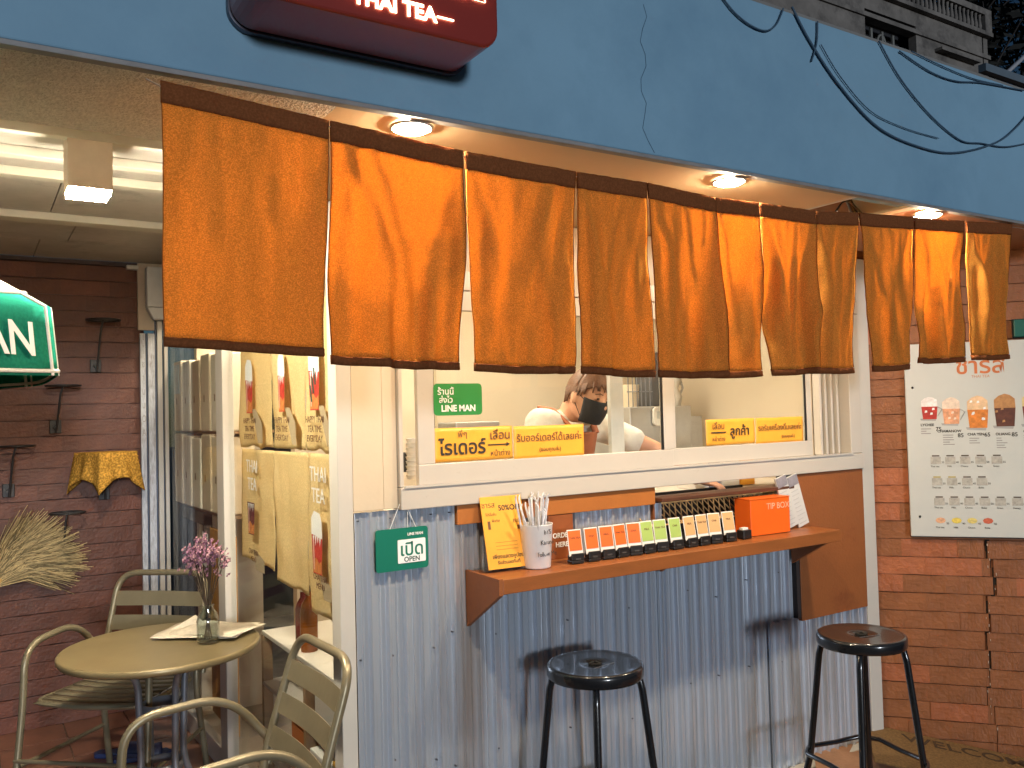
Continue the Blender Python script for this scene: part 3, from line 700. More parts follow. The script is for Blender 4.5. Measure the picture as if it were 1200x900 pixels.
for pi_, (xa, xb, za, zb_, xc, xd, zc, zd, lab) in enumerate(panels):
    t = thing('noren', lab, 'curtain', ((xa+xb)/2, 1.8, (za+zb_)/2), 0, 'orange curtain panels hanging from the canopy wire')
    rnd = random.Random(pi_*13+1); ph = rnd.random()*6; kf = 1.0 + rnd.random()*1.3
    amp = [.006, .020, .014, .012, .014, .020, .020, .014, .012, .018, .018][pi_]
    fq = 2*PI*(xb-xa)/(.16 + rnd.random()*.07)
    yb0 = [.0, .02, .03, .0, -.012, .02, -.01, .0, -.01, .01, .012][pi_]
    swags = [(.04, .45+rnd.random()*.25, .07, .014), (.96, .62-rnd.random()*.2, .06, -.010), (rnd.random(), rnd.random(), .05, .010)]
    def pos(u, v, xa=xa, xb=xb, za=za, zb_=zb_, xc=xc, xd=xd, zc=zc, zd=zd, ph=ph, amp=amp, fq=fq, yb0=yb0, pi_=pi_):
        top = Vector((xa+(xb-xa)*u, 1.8, za+(zb_-za)*u)); bot = Vector((xc+(xd-xc)*u, 1.8+yb0, zc+(zd-zc)*u - .003*math.sin(PI*u)*(pi_ > 0)))
        p = top.lerp(bot, v)
        g_ = min(1, .04 + v*1.5)
        w = math.sin(fq*u + ph + .5*math.sin(v*2.2+ph)) * amp * g_ * (.7+.3*math.sin(ph*3+u*4))
        w += amp*1.5*noise.noise(Vector((u*5*(xb-xa)/.25+ph, v*2.2, ph)))*g_
        w += .0024*noise.noise(Vector((u*22*(xb-xa)/.3, v*14, ph))) + .003*noise.noise(Vector((u*11*(xb-xa)/.3+v*3, v*5-u*2, ph+4)))
        w += amp*.45*abs(math.sin(fq*u*1.7 + ph*2 + v*1.6))*g_ - amp*.2
        if pi_ > 0:          # slack swags running down from the header corners
            for q_, (c0, c1, wd_, am_) in enumerate(swags):
                w -= am_*math.exp(-((u - c0 - (c1-c0)*v)/(wd_*(.5+v)))**2)*min(1, v*4)*(1.15-v)
        w += .0016*math.sin(u*(xb-xa)/.25*70+ph)*math.exp(-v*9)*min(1, v*12)      # gathers under the header
        p.y += w
        # edges curl
        p.y -= .010*math.exp(-(1-u)*16)*v*math.sin(ph*2) + .010*math.exp(-u*16)*v*math.cos(ph*5)
        p.x += .004*math.sin(v*5+ph)*v
        return p
    nv = 44; nu = max(26, int(110*(xb-xa)))
    MB().grid(lambda u, v: pos(u, .078+.886*v), nu, nv).build('cloth', noren, t, thick=.0012)
    def band(u, v): 
        p = pos(u, v); p.y -= .0022; return p
    def band2(u, v):
        p = pos(u, v); p.y += .0022; return p
    hd = MB().grid(lambda u, v: band(u*1.004-.002, -.002+.083*v), nu, 4); hd.grid(lambda u, v: band2(u*1.004-.002, -.002+.083*v), nu, 4)
    hd.build('header_band', norenb, t, thick=.0012)
    hm = MB().grid(lambda u, v: band(u*1.006-.003,   .968+.032*v), nu, 2); hm.grid(lambda u, v: band2(u*1.006-.003, .962+.040*v), nu, 2)
    hm.build('hem', norenb, t, thick=.0012)
    for uu in (.002, .998):
        MB().grid(lambda u, v: band(uu + (u-.5)*.0045*.33/(xb-xa), .078+.886*v), 1, 30).build('side_hem', norenb, t, thick=.001)

# ------------------------------------------------------------------ sign box on the fascia
S = thing('lightbox_sign', 'dark red rounded lightbox sign with glowing THAI TEA lettering on the blue fascia', 'sign', (.726, 1.69, 2.40))
redbox = M('maroon_plastic', (0.26, 0.030, 0.020), 0.30, var=.05, coat=.3)
MB().prism(rrect(.455, 2.402, 1.000, 2.86, .045), 1.60, 1.762).build('box', redbox, S, bevel=.006)
MB().prism(rrect(.452, 2.398, 1.008, 2.864, .047), 1.7625, 1.779).build('back_plate', M('sign_back', (.10, .10, .13), .35, .5), S, bevel=.002)
text('THAI TEA', .044, letterE, S, (.750, 1.5975, 2.443), ext=.001, bold=.0012)
text('ชารส', .235, letterE, S, (.745, 1.5975, 2.575), ext=.001, bold=.004)
B('dash', (.612, 1.5965, 2.441), (.658, 1.5985, 2.4445), letterE, S); B('dash', (.846, 1.5965, 2.441), (.886, 1.5985, 2.4445), letterE, S)

# ------------------------------------------------------------------ cables on the fascia
cabm = M('cable_dark_blue', (0.045, 0.09, 0.14), .6)
def cable(pxs, label, r=.0029, y=1.773):
    pts = [at(a, b, 'Y', y) for a, b in pxs]
    # smooth with Catmull-Rom
    out = []
    for i in range(len(pts)-1):
        p0 = pts[max(i-1, 0)]; p1_ = pts[i]; p2_ = pts[i+1]; p3 = pts[min(i+2, len(pts)-1)]
        for k in range(8):
            t = k/8; out.append(.5*((2*p1_)+(-p0+p2_)*t+(2*p0-5*p1_+4*p2_-p3)*t*t+(-p0+3*p1_-3*p2_+p3)*t**3))
    out.append(pts[-1])
    tag(MB().tube(out, r, 6).build('cable', cabm), label, 'cable', 'loose cables sagging over the blue fascia')
cable([(843, -8), (860, 14), (880, 30), (898, 36), (910, 28), (918, 10)], 'short loop of cable at the top of the fascia, farthest left')
cable([(928, 8), (950, 50), (985, 102), (1030, 150), (1080, 173), (1120, 179), (1165, 168), (1190, 150), (1215, 120)], 'long deeply sagging cable across the fascia, the lowest one', .0038)
cable([(1030, 48), (1055, 92), (1090, 135), (1125, 164), (1150, 168), (1180, 172), (1215, 165)], 'cable dropping from below the dark building window and crossing the lowest one')
cable([(1054, 60), (1090, 84), (1120, 95), (1150, 97), (1200, 106)], 'thin upper cable close under the fascia top edge at right', .0028)
cable([(1068, 60), (1105, 78), (1140, 92), (1175, 100)], 'second thin cable just above the other near the fascia top at right', .0022)
cable([(958, 25), (957, 50), (951, 72)], 'short straight cable stub hanging beside the long sagging cable', .0028)
cable([(962, 52), (985, 90), (1020, 130), (1060, 150), (1100, 162)], 'faint thin cable just right of the long sagging one', .0018)

# ------------------------------------------------------------------ background building, sky things
BG = thing('background_building', 'weathered grey concrete building with balustrade behind the blue fascia', 'building', (18, 12, 0))
bgm = M('weathered_concrete', (0.16, 0.143, 0.13), .9, var=.35, scale=1.4, bump=.5, bscale=6, dirt_or_reflection=(.05, .044, .042), dscale=1.1, dth=.5)
bgd = M('recess_dark', (0.018, 0.018, 0.022), .8)  # near-black colour paints the shade inside the window openings
MB().box((10, 12, 0), (17.38, 12.2, 14)).box((17.38, 12, 0), (22.3, 12.2, 9.2)).box((19.35, 12, 9.2), (22.3, 12.2, 11.0)).box((17.38, 12, 10.62), (19.35, 12.2, 11.0)).box((22.25, 12.0, 0), (22.5, 18, 11.0)).build('wall', bgm, BG)
MB().box((17.2, 12.5, 8.5), (21.0, 12.55, 11.0)).build('window_recess', bgd, BG)
gr = M('window_grill', (.16, .16, .15), .6)
wg = MB()
for k in range(3): wg.box((17.95+k*.42, 12.25, 9.1), (18.02+k*.42, 12.3, 10.4))
wg.tube([(18.38+.16*math.cos(R(a_)), 12.28, 10.05+.26*math.sin(R(a_))) for a_ in range(0, 360, 30)], .03, 5, closed=True)
wg.build('window', gr, BG)
co = MB()
for k, (z, dp) in enumerate(((10.42, .05), (10.98, .14))):
    co.box((10, 12-dp, z), (22.55, 12.2, z+.10))
co.build('cornice', bgm, BG)
for k in range(60):
    x = 12 + k*.18
    if x > 22.4: break
    MB().lathe([(.035, 0), (.055, .10), (.045, .2), (.03, .30), (.045, .42)], (x, 11.95, 11.08), 8).build('baluster', bgm, BG)
B('rail', (10, 11.86, 11.50), (22.5, 12.04, 11.66), bgm, BG)
B('rail_post', (22.2, 11.86, 11.08), (22.5, 12.04, 11.50), bgm, BG)
B('window_recess', (20.3, 11.985, 9.2), (21.6, 11.998, 9.95), bgd, BG)
B('ledge', (20.1, 11.8, 10.15), (21.8, 12.0, 10.22), bgm, BG)
RT = thing('steel_canopy', 'dark steel canopy edge with diagonal strut behind the fascia at far right', 'canopy', (12, 6, 5.9))
B('beam', (11.1, 5.95, 5.83), (16, 6.05, 5.93), M('steel_bluegrey', (.16, .20, .24), .5, .4), RT)
B('sheet', (11.1, 6.05, 5.70), (16, 9.0, 5.80), M('rust_sheet', (.10, .06, .045), .8), RT)
MB().tube([(11.70, 6.0, 5.93), (12.30, 6.0, 6.33)], .03, 6).build('strut', M('steel_pale', (.42, .42, .46), .5, .3), RT)
TR = thing('dark_tree', 'dark tree limbs with added dense leaves blacking out the sky at top right', 'tree', (27, 16, 0))
m = MB(); bark = M('bark', (.025, .02, .02), .9)
m.tube([(27, 16, 0), (27.1, 16, 6), (26.8, 16, 10)], [.35, .28, .2], 8).build('trunk', bark, TR)
rr_ = random.Random(3)
m = MB()
for k in range(26):
    a_ = Vector((26.8, 16, 8+rr_.random()*4)); d_ = Vector((rr_.uniform(-1, 1), rr_.uniform(-.5, .5), rr_.uniform(.1, 1))).normalized()
    p_ = [a_]; 
    for q in range(6): d_ = (d_ + Vector((rr_.uniform(-.3, .3), rr_.uniform(-.3, .3), rr_.uniform(-.2, .3)))).normalized(); p_.append(p_[-1] + d_*rr_.uniform(.6, 1.1))
    m.tube(p_, [.14, .09, .07, .05, .04, .03, .02], 5)
m.build('branches', bark, TR)
lf = MB()  # leaf mass added to blacken the patch of sky
for k in range(9000):
    c_ = Vector((rr_.gauss(30.5, 3.4), rr_.gauss(17, 2.2), rr_.gauss(14.5, 3.4)))
    if c_.x < 25.2 or noise.noise(c_*.45) < -.22: continue
    u_ = Vector((rr_.gauss(0, 1), rr_.gauss(0, 1), rr_.gauss(0, 1))).normalized(); v_ = u_.orthogonal().normalized(); q_ = rr_.uniform(.2, .42)
    lf.add([c_ - u_*q_, c_ + v_*q_*.45, c_ + u_*q_, c_ - v_*q_*.45], [(0, 1, 2, 3)])
o = lf.build('added_crown', M('added_leaves', (.012, .012, .010), .9, var=.3), TR); o['kind'] = 'stuff'

# ------------------------------------------------------------------ serving shelf
SH = thing('serving_shelf', 'long orange brown wooden shelf under the service window holding cards and cups', 'shelf', (2.3, 2.5, 1.01))
MB().prism([(1.453, 1.012), (3.150, 1.012), (3.150, 1.060), (1.453, 1.060)], 2.386, 2.598).build('board', shelfm, SH, bevel=.002)
def brk(x, w, z=.865, yb=2.42):
    m = MB(); vs = []
    for xx in (x, x+w): vs += [(xx, 2.59, z), (xx, 2.59, 1.011), (xx, yb, 1.011)]
    m.add(vs, [(0,1,2), (5,4,3), (0,3,4,1), (1,4,5,2), (2,5,3,0)]); m.build('bracket', brownply, SH, bevel=.0015)
m = MB(); x = 1.437
vs = [(x, 2.605, .872), (x, 2.605, 1.064), (x, 2.384, 1.064), (x, 2.384, 1.010), (x+.015, 2.605, .872), (x+.015, 2.605, 1.064), (x+.015, 2.384, 1.064), (x+.015, 2.384, 1.010)]
m.add(vs, [(0,1,2,3), (7,6,5,4), (0,4,5,1), (1,5,6,2), (2,6,7,3), (3,7,4,0)]); m.build('end_panel', brownply, SH, bevel=.001)
brk(2.30, .018, .955, 2.50); brk(3.07, .018, .90, 2.40)

# poster stand
PS = thing('poster_stand', 'clear acrylic stand with yellow promotion poster at the left end of the shelf', 'sign', (1.555, 2.51, 1.062), R(-4))
tilt = Matrix.Rotation(R(-14), 4, 'X')
MB().box((-.088, -.003, 0), (.088, .003, .262), tilt).build('acrylic_sheet', plastic, PS, world=False)
MB().box((-.088, .0, 0), (.088, .085, .004)).build('foot', plastic, PS, world=False)
pp = MB().box((-.080, -.0075, .008), (.080, -.0040, .254), tilt).build('poster', yellowp, PS, world=False)
def tt(body, size, mat, x, z, **k):
    p = tilt @ Vector((x, -.0080, z)); return text(body, size, mat, pp, p, rot=(PI/2 - R(14), 0, 0), local=True, **k)
tt('ชารส', .026, brownink, -.052, .224); tt('โปรโมชั่น', .012, brownink, -.045, .192); tt('พิเศษ', .014, brownink, -.03, .170)
tt('50%OFF', .026, ink, .030, .212, bold=.0005); tt('FREE', .016, brownink, .052, .165)
tt('เพียงแสดงคูปอง', .018, ink, 0, .048, bold=.0003); tt('รับส่วนลดทันที', .015, ink, 0, .028, bold=.0002)
for q_ in range(3): tt('................................', .012, brownink, 0, .075+.012*q_)
m = MB(); m.box((-.062, -.0085, .142), (-.052, -.0077, .170), tilt).box((.050, -.0085, .136), (.066, -.0077, .150), tilt); m.build('emblem', brownink, pp, world=False)

# straw cup
CU = thing('straw_cup', 'white plastic cup crammed with wrapped straws beside the yellow poster', 'cup', (1.662, 2.500, 1.062))
MB().lathe([(.0, .001), (.046, 0), (.048, .004), (.057, .146), (.059, .15), (.056, .149), (.046, .01)], seg=28, cap=False).build('cup', cupw, CU, world=False)
for ln, z in (('BYS', .125), ('Karune', .090), ('Follow Me', .050)):
    t_ = text(ln, .022, ink, CU, (.010, -.0565-.0+(.15-z)*.07, z), local=True, rot=(R(86), 0, R(6)), sx=.9)
m = MB(); rs = random.Random(5)
for k in range(26):
    a_ = rs.random()*2*PI; r_ = rs.random()*.035; r2 = r_ + .012 + rs.random()*.045
    b_ = Vector((r_*math.cos(a_), r_*math.sin(a_), .06)); e_ = Vector((r2*math.cos(a_), r2*math.sin(a_)*.8, .19+rs.random()*.055))
    m.tube([b_, (b_+e_)/2 + Vector((rs.uniform(-.006, .006), 0, 0)), e_, e_ + Vector((rs.uniform(-.012, .012), rs.uniform(-.01, .01), .012))], [.0042, .0042, .004, .002], 6)
st = m.build('straws', straw, CU, world=False); st['kind'] = 'stuff'

# drink cards
faces = {'orange': M('card_orange', (.75, .14, .02), .5, var=.1), 'green': M('card_green', (.36, .50, .13), .5, var=.1), 'tan': M('card_tan', (.62, .38, .17), .5, var=.08)}
cardx = [675, 694.5, 712, 728, 744, 759.5, 775, 792.5, 809.5, 824, 838.5, 855]
kinds = ['orange']*5 + ['green']*3 + ['tan']*4
ordn = ['first', 'second', 'third', 'fourth', 'fifth']
cnt = {}
for i, (cx_, kd) in enumerate(zip(cardx, kinds)):
    q = at(cx_, 640 - (cx_-675)*.118, 'Y', 2.470); j = cnt.get(kd, 0); cnt[kd] = j+1
    t = thing('drink_card', f'{ordn[j]} {kd} flavour card from the left, standing in a black holder on the shelf', 'card', (q.x, 2.475, 1.062), R(random.uniform(-12, 4)), 'flavour cards in black holders along the shelf')
    w = .051
    MB().box((-w/2, -.020, 0), (w/2, .018, .012)).box((-w/2, -.020, .012), (w/2, -.013, .036)).box((-w/2+.001, -.013, .012), (w/2-.001, .014, .030)).build('holder', blackm, t, world=False, bevel=.003)
    hh = .118
    cdm = Matrix.Translation((0, -.006, .026)) @ Matrix.Rotation(R(-10), 4, 'X')
    cc = MB().box((-.0285, -.002, 0), (.0285, .0005, hh-.026), cdm).build('card', paper, t, world=False, bevel=.0006)
    fc = MB().box((-.0255, -.0032, .018), (.0255, -.0022, hh-.030), cdm).build('card_face', faces[kd], t, world=False)
    pt = cdm @ Vector((0, -.0036, .062))
    text(['THAI TEA', 'CHA', 'MILK'][i % 3], .0105, brownink, fc, pt, rot=(PI/2-R(10), 0, 0), local=True)
    text('ooo', .012, M('grey_print', (.12, .12, .12), .6), t, (0, -.0206, .018), local=True)
q = at(872, 626, 'Y', 2.48)
t = thing('card_holder', 'empty black card holder at the right end of the card row', 'holder', (q.x, 2.48, 1.062))
MB().box((-.024, -.020, 0), (.024, .018, .036)).build('holder', blackm, t, world=False, bevel=.004)
MB().box((-.016, -.008, .036), (.016, .010, .044)).build('paper_tab', paper, t, world=False)
# tip box
TPB = thing('tip_box', 'bright orange cardboard tip box near the right end of the shelf', 'box', (2.845, 2.535, 1.062), R(-2))
MB().box((-.125, -.045, 0), (.105, .045, .148)).build('box', orangep, TPB, world=False, bevel=.002)
MB().box((-.127, -.047, .1485), (.107, .047, .152)).build('lid', orangep, TPB, world=False, bevel=.001)
text('TIP BOX', .036, M('tip_letters', (.9, .45, .3), .6), TPB, (.035, -.0456, .115), local=True)
# two leaning menu boards
for i, (px0, lab) in enumerate(((910, 'narrow pale menu board leaning behind the orange tip box, left one of two'), (937, 'narrow pale menu board leaning against the brown panel, right one of two'))):
    b0 = at(px0, 616, 'Z', 1.063); 
    t = thing('menu_board', lab, 'menu', (b0.x - .005, 2.545, 1.062), R(0), 'narrow pale menu boards leaning on the shelf')
    sh = Matrix(((1, 0, -.42, 0), (0, 1, 0, 0), (0, 0, 1, 0), (0, 0, 0, 1)))
    rt = Matrix.Rotation(R(-15), 4, 'Y') @ Matrix.Rotation(R(-3), 4, 'X')
    MB().box((-.034, -.004, .008), (.034, .004, .235), rt).build('board', M('menu_paper_grey', (.58, .58, .57), .5, var=.06), t, world=False)
    MB().box((-.032, -.0055, .19), (.032, -.0045, .233), rt).build('heading', M('menu_grey', (.25, .24, .28), .6, var=.2, scale=30), t, world=False)
    ln = MB()
    for k in range(9):
        ln.box((-.026, -.0055, .022+k*.018), (-.026+.03+.02*random.random(), -.0045, .0245+k*.018), rt)
    ln.build('print_lines', M('print_faint', (.45, .45, .45), .6), t, world=False)

# hanging OPEN sign
OS = thing('open_sign', 'small green OPEN sign hanging on white strings against the corrugated sheet', 'sign', (1.20, 2.58, 1.08))
MB().prism(rrect(1.100, 1.096, 1.286, 1.232, .010, 4), 2.583, 2.587).build('board', teals, OS)
MB().prism(rrect(1.176, 1.118, 1.276, 1.194, .003, 2), 2.5815, 2.5828).build('plate', whitep, OS)
text('เปิด', .058, teals, OS, (1.226, 2.5812, 1.160), bold=.0008); text('OPEN', .022, M('ink_teal', (.01, .06, .05), .6), OS, (1.226, 2.5812, 1.129), bold=.0003)
text('LINE MAN', .0125, whitep, OS, (1.240, 2.5825, 1.210), bold=.0003)
m = MB(); m.tube([(1.150, 2.585, 1.229), (1.185, 2.58, 1.31)], .0012, 5).tube([(1.245, 2.585, 1.229), (1.205, 2.58, 1.31)], .0012, 5).tube([(1.215, 2.586, 1.230), (1.212, 2.58, 1.285), (1.235, 2.588, 1.25)], .001, 5)
m.build('string', whitep, OS)

# stickers in the window
LS = thing('window_sticker', 'green rounded LINE MAN sticker on the left window pane', 'sticker', (1.41, 2.575, 1.6))
MB().prism(rrect(1.316, 1.594, 1.503, 1.702, .014, 4), 2.5760, 2.5775).build('sticker', greens, LS)
text('LINE MAN', .030, whitep, LS, (1.410, 2.5755, 1.617), bold=.0009, sx=.98)
text('ร้านนี้', .030, whitep, LS, (1.362, 2.5755, 1.674), bold=.0004); text('ส่งไว', .028, whitep, LS, (1.362, 2.5755, 1.646), bold=.0004)
def banner(x0, x1, z0, z1, label, y=2.583):
    t = thing('paper_banner', label, 'banner', ((x0+x1)/2, y, z0), 0, 'yellow paper banners taped inside the service window')
    sd = random.random()*20
    MB().grid(lambda u, v: (x0+(x1-x0)*u, y + .0018*noise.noise(Vector((u*7+sd, v*3, sd))), z0+(z1-z0)*v + .002*noise.noise(Vector((u*4, sd, 0)))), 24, 8).build('sheet', yellowp, t, thick=.0006)
    return t
yy = 2.580
t = banner(1.316, 1.626, 1.437, 1.552, 'yellow Thai banner with arrow under the green sticker')
text('พี่ๆ', .030, brownink, t, (1.425, yy, 1.528)); text('ไรเดอร์', .066, ink, t, (1.425, yy, 1.482), bold=.0012)
text('เลื่อน', .042, brownink, t, (1.575, yy, 1.520), bold=.0004); text('หน้าต่าง', .026, brownink, t, (1.575, yy, 1.458))
m = MB().box((1.525, yy-.0004, 1.4865), (1.600, yy+.0004, 1.4905)); m.add([(1.600, yy, 1.481), (1.616, yy, 1.4885), (1.600, yy, 1.496)], [(0,1,2)]); m.build('arrow', ink, t)
t = banner(1.632, 1.942, 1.431, 1.549, 'yellow Thai banner right of the arrow banner, in front of the worker')
text('รับออร์เดอร์ได้เลยค่ะ', .036, brownink, t, (1.787, yy, 1.505), bold=.0002); text('(ขอบคุณค่ะ)', .020, brownink, t, (1.787, yy, 1.462))
yy = 2.607
t = banner(2.598, 2.890, 1.437, 1.546, 'orange yellow Thai banner on the right pane, left sheet', 2.611)
text('เลื่อน', .036, brownink, t, (2.668, yy, 1.516)); text('หน้าต่าง', .024, brownink, t, (2.668, yy, 1.462)); text('ลูกค้า', .054, ink, t, (2.795, yy, 1.492), bold=.0006)
MB().box((2.625, yy-.0004, 1.4885), (2.712, yy+.0004, 1.4935)).build('arrow', ink, t)
t = banner(2.896, 3.205, 1.432, 1.545, 'orange yellow Thai banner on the right pane, right sheet', 2.611)
text('รอรับเครื่องดื่มเลยค่ะ', .034, brownink, t, (3.05, yy, 1.500)); text('(ขอบคุณค่ะ)', .018, brownink, t, (3.10, yy, 1.460))

# ------------------------------------------------------------------ kitchen equipment
def eq(name, label, cat, x0, x1, y0, y1, z0, z1, mat, bev=.006):
    t = thing(name, label, cat, ((x0+x1)/2, (y0+y1)/2, z0)); B('body', (x0, y0, z0), (x1, y1, z1), mat, t, bev); return t
a0 = at(738, 477, 'Y', 3.5); a1 = at(812, 540, 'Y', 3.5)
t = eq('refrigerator', 'grey metal refrigerator behind the worker in the kitchen', 'refrigerator', a0.x, a1.x, 3.5, 3.9, .02, a0.z, steel)
B('door_gap', (a0.x+.30, 3.494, .1), (a0.x+.306, 3.502, a0.z-.02), blackm, t)
B('side_unit', (a1.x, 3.52, .02), (a1.x+.10, 3.88, a0.z-.06), steel, t, .004)
c0 = at(772, 488, 'Y', 3.49)
d_ = thing('wall_timer', 'small white timer stuck on the grey refrigerator', 'timer', (c0.x, 3.49, c0.z))
MB().prism(rrect(c0.x-.045, c0.z-.05, c0.x+.045, c0.z+.05, .022), 3.478, 3.494).build('case', white, d_, bevel=.003)
MB().prism(rrect(c0.x-.025, c0.z-.012, c0.x+.025, c0.z+.028, .005), 3.4765, 3.4785).build('display', M('lcd', (.35, .36, .33), .3), d_)
t = thing('tumbler_rack', 'small wire rack of cups on top of the refrigerator', 'rack', (a0.x+.1, 3.6, a0.z))
m = MB()
for k in range(6): m.tube([(a0.x+.01+.03*k, 3.52, a0.z), (a0.x+.01+.03*k, 3.52, a0.z+.16)], .003, 5)
m.tube([(a0.x, 3.52, a0.z+.08), (a0.x+.18, 3.52, a0.z+.08)], .003, 5).tube([(a0.x, 3.52, a0.z+.16), (a0.x+.18, 3.52, a0.z+.16)], .003, 5)
m.build('wires', greyleg, t)
MB().lathe([(.04, 0), (.05, .12)], (a0.x+.09, 3.60, a0.z), 16).build('cup', cream, t)
e0 = at(760, 440, 'Y', 3.6); e1 = at(786, 476, 'Y', 3.6)
t = eq('grinder', 'dark grey machine on the refrigerator near the sash joint', 'machine', e0.x, e0.x+.11, 3.58, 3.72, a0.z+.002, a0.z+.30, M('dark_grey', (.10, .10, .11), .4, .3))
B('hopper', (e0.x+.02, 3.6, a0.z+.302), (e0.x+.09, 3.7, a0.z+.42), plastic, t)
t = thing('white_jug', 'white rounded plastic jug next to the dark machine', 'jug', (e0.x+.17, 3.6, a0.z))
MB().lathe([(.045, 0), (.055, .05), (.035, .10), (.055, .15), (.05, .20), (.02, .22)], seg=20).build('body', white, t, world=False)
MB().tube([(.05, 0, .05), (.08, 0, .1), (.05, 0, .17)], .008, 6).build('handle', white, t, world=False)
q0 = at(467, 531, 'Y', 3.0); q1 = at(480, 553, 'Y', 3.0)
t = eq('speaker_box', 'small black box behind the narrow opening at the window left end', 'box', q0.x-.02, q1.x+.01, 3.0, 3.12, q1.z, q0.z, blackm)
B('grille', (q0.x-.01, 2.996, q1.z+.01), (q1.x, 2.999, q0.z-.01), M('grille', (.03, .03, .03), .8), t)
q2 = at(484, 555, 'Y', 2.9)
t = thing('cup_stack', 'tall stack of pale plastic cups behind the window left end', 'cups', (q2.x, 2.9, q2.z-.02))
m = MB()
for k in range(9): m.lathe([(.020, .012*k*1.4), (.026, .012*k*1.4+.016)], seg=16)
m.build('cups', cupw, t, world=False)
t = thing('snack_pack', 'yellow packet lying behind the window left end', 'packet', (q0.x+.03, 2.85, q1.z-.05))
MB().grid(lambda u, v: (-.04+.1*u, -.03+.06*v, .0+.035*math.sin(PI*u)*math.sin(PI*v)), 10, 8).grid(lambda u, v: (-.04+.1*u, -.03+.06*v, -.002), 2, 2).build('packet', yellowp, t, world=False)
cz_ = 1.22
t = thing('counter', 'white kitchen counter just inside the service window', 'counter', (2.3, 2.95, 0))
B('top', (1.42, 2.90, 1.19), (3.55, 3.30, 1.218), M('counter_white', (.6, .55, .48), .4), t, .004)
B('base', (1.46, 2.94, .02), (3.50, 3.28, 1.188), M('counter_front', (.35, .3, .25), .6), t)
for i, (pa, pb, mt, lb) in enumerate(((815, 831, paper, 'white carton standing on the counter seen through the hatch, leftmost'), (832, 845, M('greyblue', (.22, .23, .3), .5), 'grey blue tub on the counter seen through the hatch'), (846, 867, paper, 'wide white carton on the counter seen through the hatch'), (869, 885, yellowp, 'yellow box on the counter seen through the hatch, rightmost'))):
    u0 = at(pa, 570, 'Y', 2.93); u1 = at(pb, 570, 'Y', 2.93)
    t = thing('carton', lb, 'box', ((u0.x+u1.x)/2, 2.98, 1.219))
    B('body', (u0.x, 2.93, 1.219), (u1.x, 3.05, 1.34), mt, t, .004); B('flap', (u0.x+.003, 2.935, 1.3405), (u1.x-.003, 3.045, 1.344), mt, t)
t = thing('worktop_tray', 'black tray on the counter behind the yellow banners', 'tray', (1.60, 3.0, 1.219))
B('tray', (1.45, 2.93, 1.219), (1.78, 3.12, 1.235), blackm, t, .004)
B('lid', (1.60, 2.95, 1.40), (1.80, 3.1, 1.565), steel, t, .004)

# ------------------------------------------------------------------ the worker
PR = thing('person', 'worker in black face mask, white shirt and brown apron bending over the counter', 'person', (2.30, 3.25, 0))
PR_HEAD = Vector((2.262, 2.975, 1.668))
yawh = R(14); hdir = Vector((math.sin(yawh), -math.cos(yawh), -.42)).normalized()      # where the face looks: right, towards us, down
hz = Vector((0, 0, 1)); hx = hdir.cross(hz).normalized(); hup = hx.cross(hdir).normalized()
HM = Matrix((hx, hdir, hup)).transposed()        # columns: right-ish, forward, up
def hp(x, y, z): return PR_HEAD + HM @ Vector((x, y, z))
def ell(m, c, r, rot=None, seg=20, rings=12):
    vs = []; fs = []
    for i in range(rings+1):
        th = PI*i/rings
        for k in range(seg):
            p = Vector((r[0]*math.sin(th)*math.cos(2*PI*k/seg), r[1]*math.sin(th)*math.sin(2*PI*k/seg), r[2]*math.cos(th)))
            vs.append(Vector(c) + (rot @ p if rot else p))
    for i in range(rings):
        for k in range(seg): fs.append((i*seg+k, i*seg+(k+1) % seg, (i+1)*seg+(k+1) % seg, (i+1)*seg+k))
    m.add(vs, fs, True)
def limb(m, pts, rs, seg=14):
    m.tube(pts, rs, seg); 
    for p, r in zip(pts, rs): ell(m, p, (r, r, r), None, seg, 8)
def remesh(o, vox, it=3):
    q = o.modifiers.new('remesh', 'REMESH'); q.mode = 'VOXEL'; q.voxel_size = vox; q.use_smooth_shade = True
    s_ = o.modifiers.new('smooth', 'SMOOTH'); s_.iterations = it; s_.factor = .5
b = MB()
ell(b, PR_HEAD, (.076, .094, .112), HM); ell(b, hp(0, .03, -.055), (.058, .062, .062), HM)      # skull, jaw
ell(b, hp(0, .082, -.095), (.022, .018, .016), HM)                                           # chin
b.tube([hp(0, .088, .01), hp(0, .108, -.025), hp(0, .100, -.036)], [.009, .014, .012], 8)     # nose
for s in (-1, 1): ell(b, hp(s*.078, -.005, -.01), (.010, .020, .032), HM); ell(b, hp(s*.034, .078, .012), (.017, .012, .010), HM)
b.tube([hp(-.03, .093, -.062), hp(0, .10, -.060), hp(.03, .093, -.062)], [.006, .009, .006], 8)
neck0 = hp(0, -.045, -.06); sh_c = Vector((2.235, 3.12, 1.525))
limb(b, [neck0, neck0.lerp(sh_c, .6), sh_c], [.055, .053, .062])
shL = Vector((2.065, 3.05, 1.545)); shR = Vector((2.43, 3.12, 1.525))     # shoulders as the picture shows them
hip = Vector((2.34, 3.52, .95))
b.tube([sh_c, Vector((2.25, 3.24, 1.34)), Vector((2.30, 3.38, 1.12)), hip], [.12, .14, .125, .13], 18)
limb(b, [sh_c, shL], [.07, .058]); limb(b, [sh_c, shR], [.07, .058])
elR = Vector((2.63, 2.97, 1.415)); haR = Vector((2.80, 2.89, 1.272))
limb(b, [shR, shR.lerp(elR, .5), elR], [.055, .046, .038]); limb(b, [elR, elR.lerp(haR, .45), haR], [.038, .037, .026])
elL = Vector((1.99, 2.98, 1.33)); haL = Vector((2.36, 2.90, 1.262))
limb(b, [shL, shL.lerp(elL, .5), elL], [.055, .047, .039]); limb(b, [elL, elL.lerp(haL, .5), haL], [.039, .036, .026])
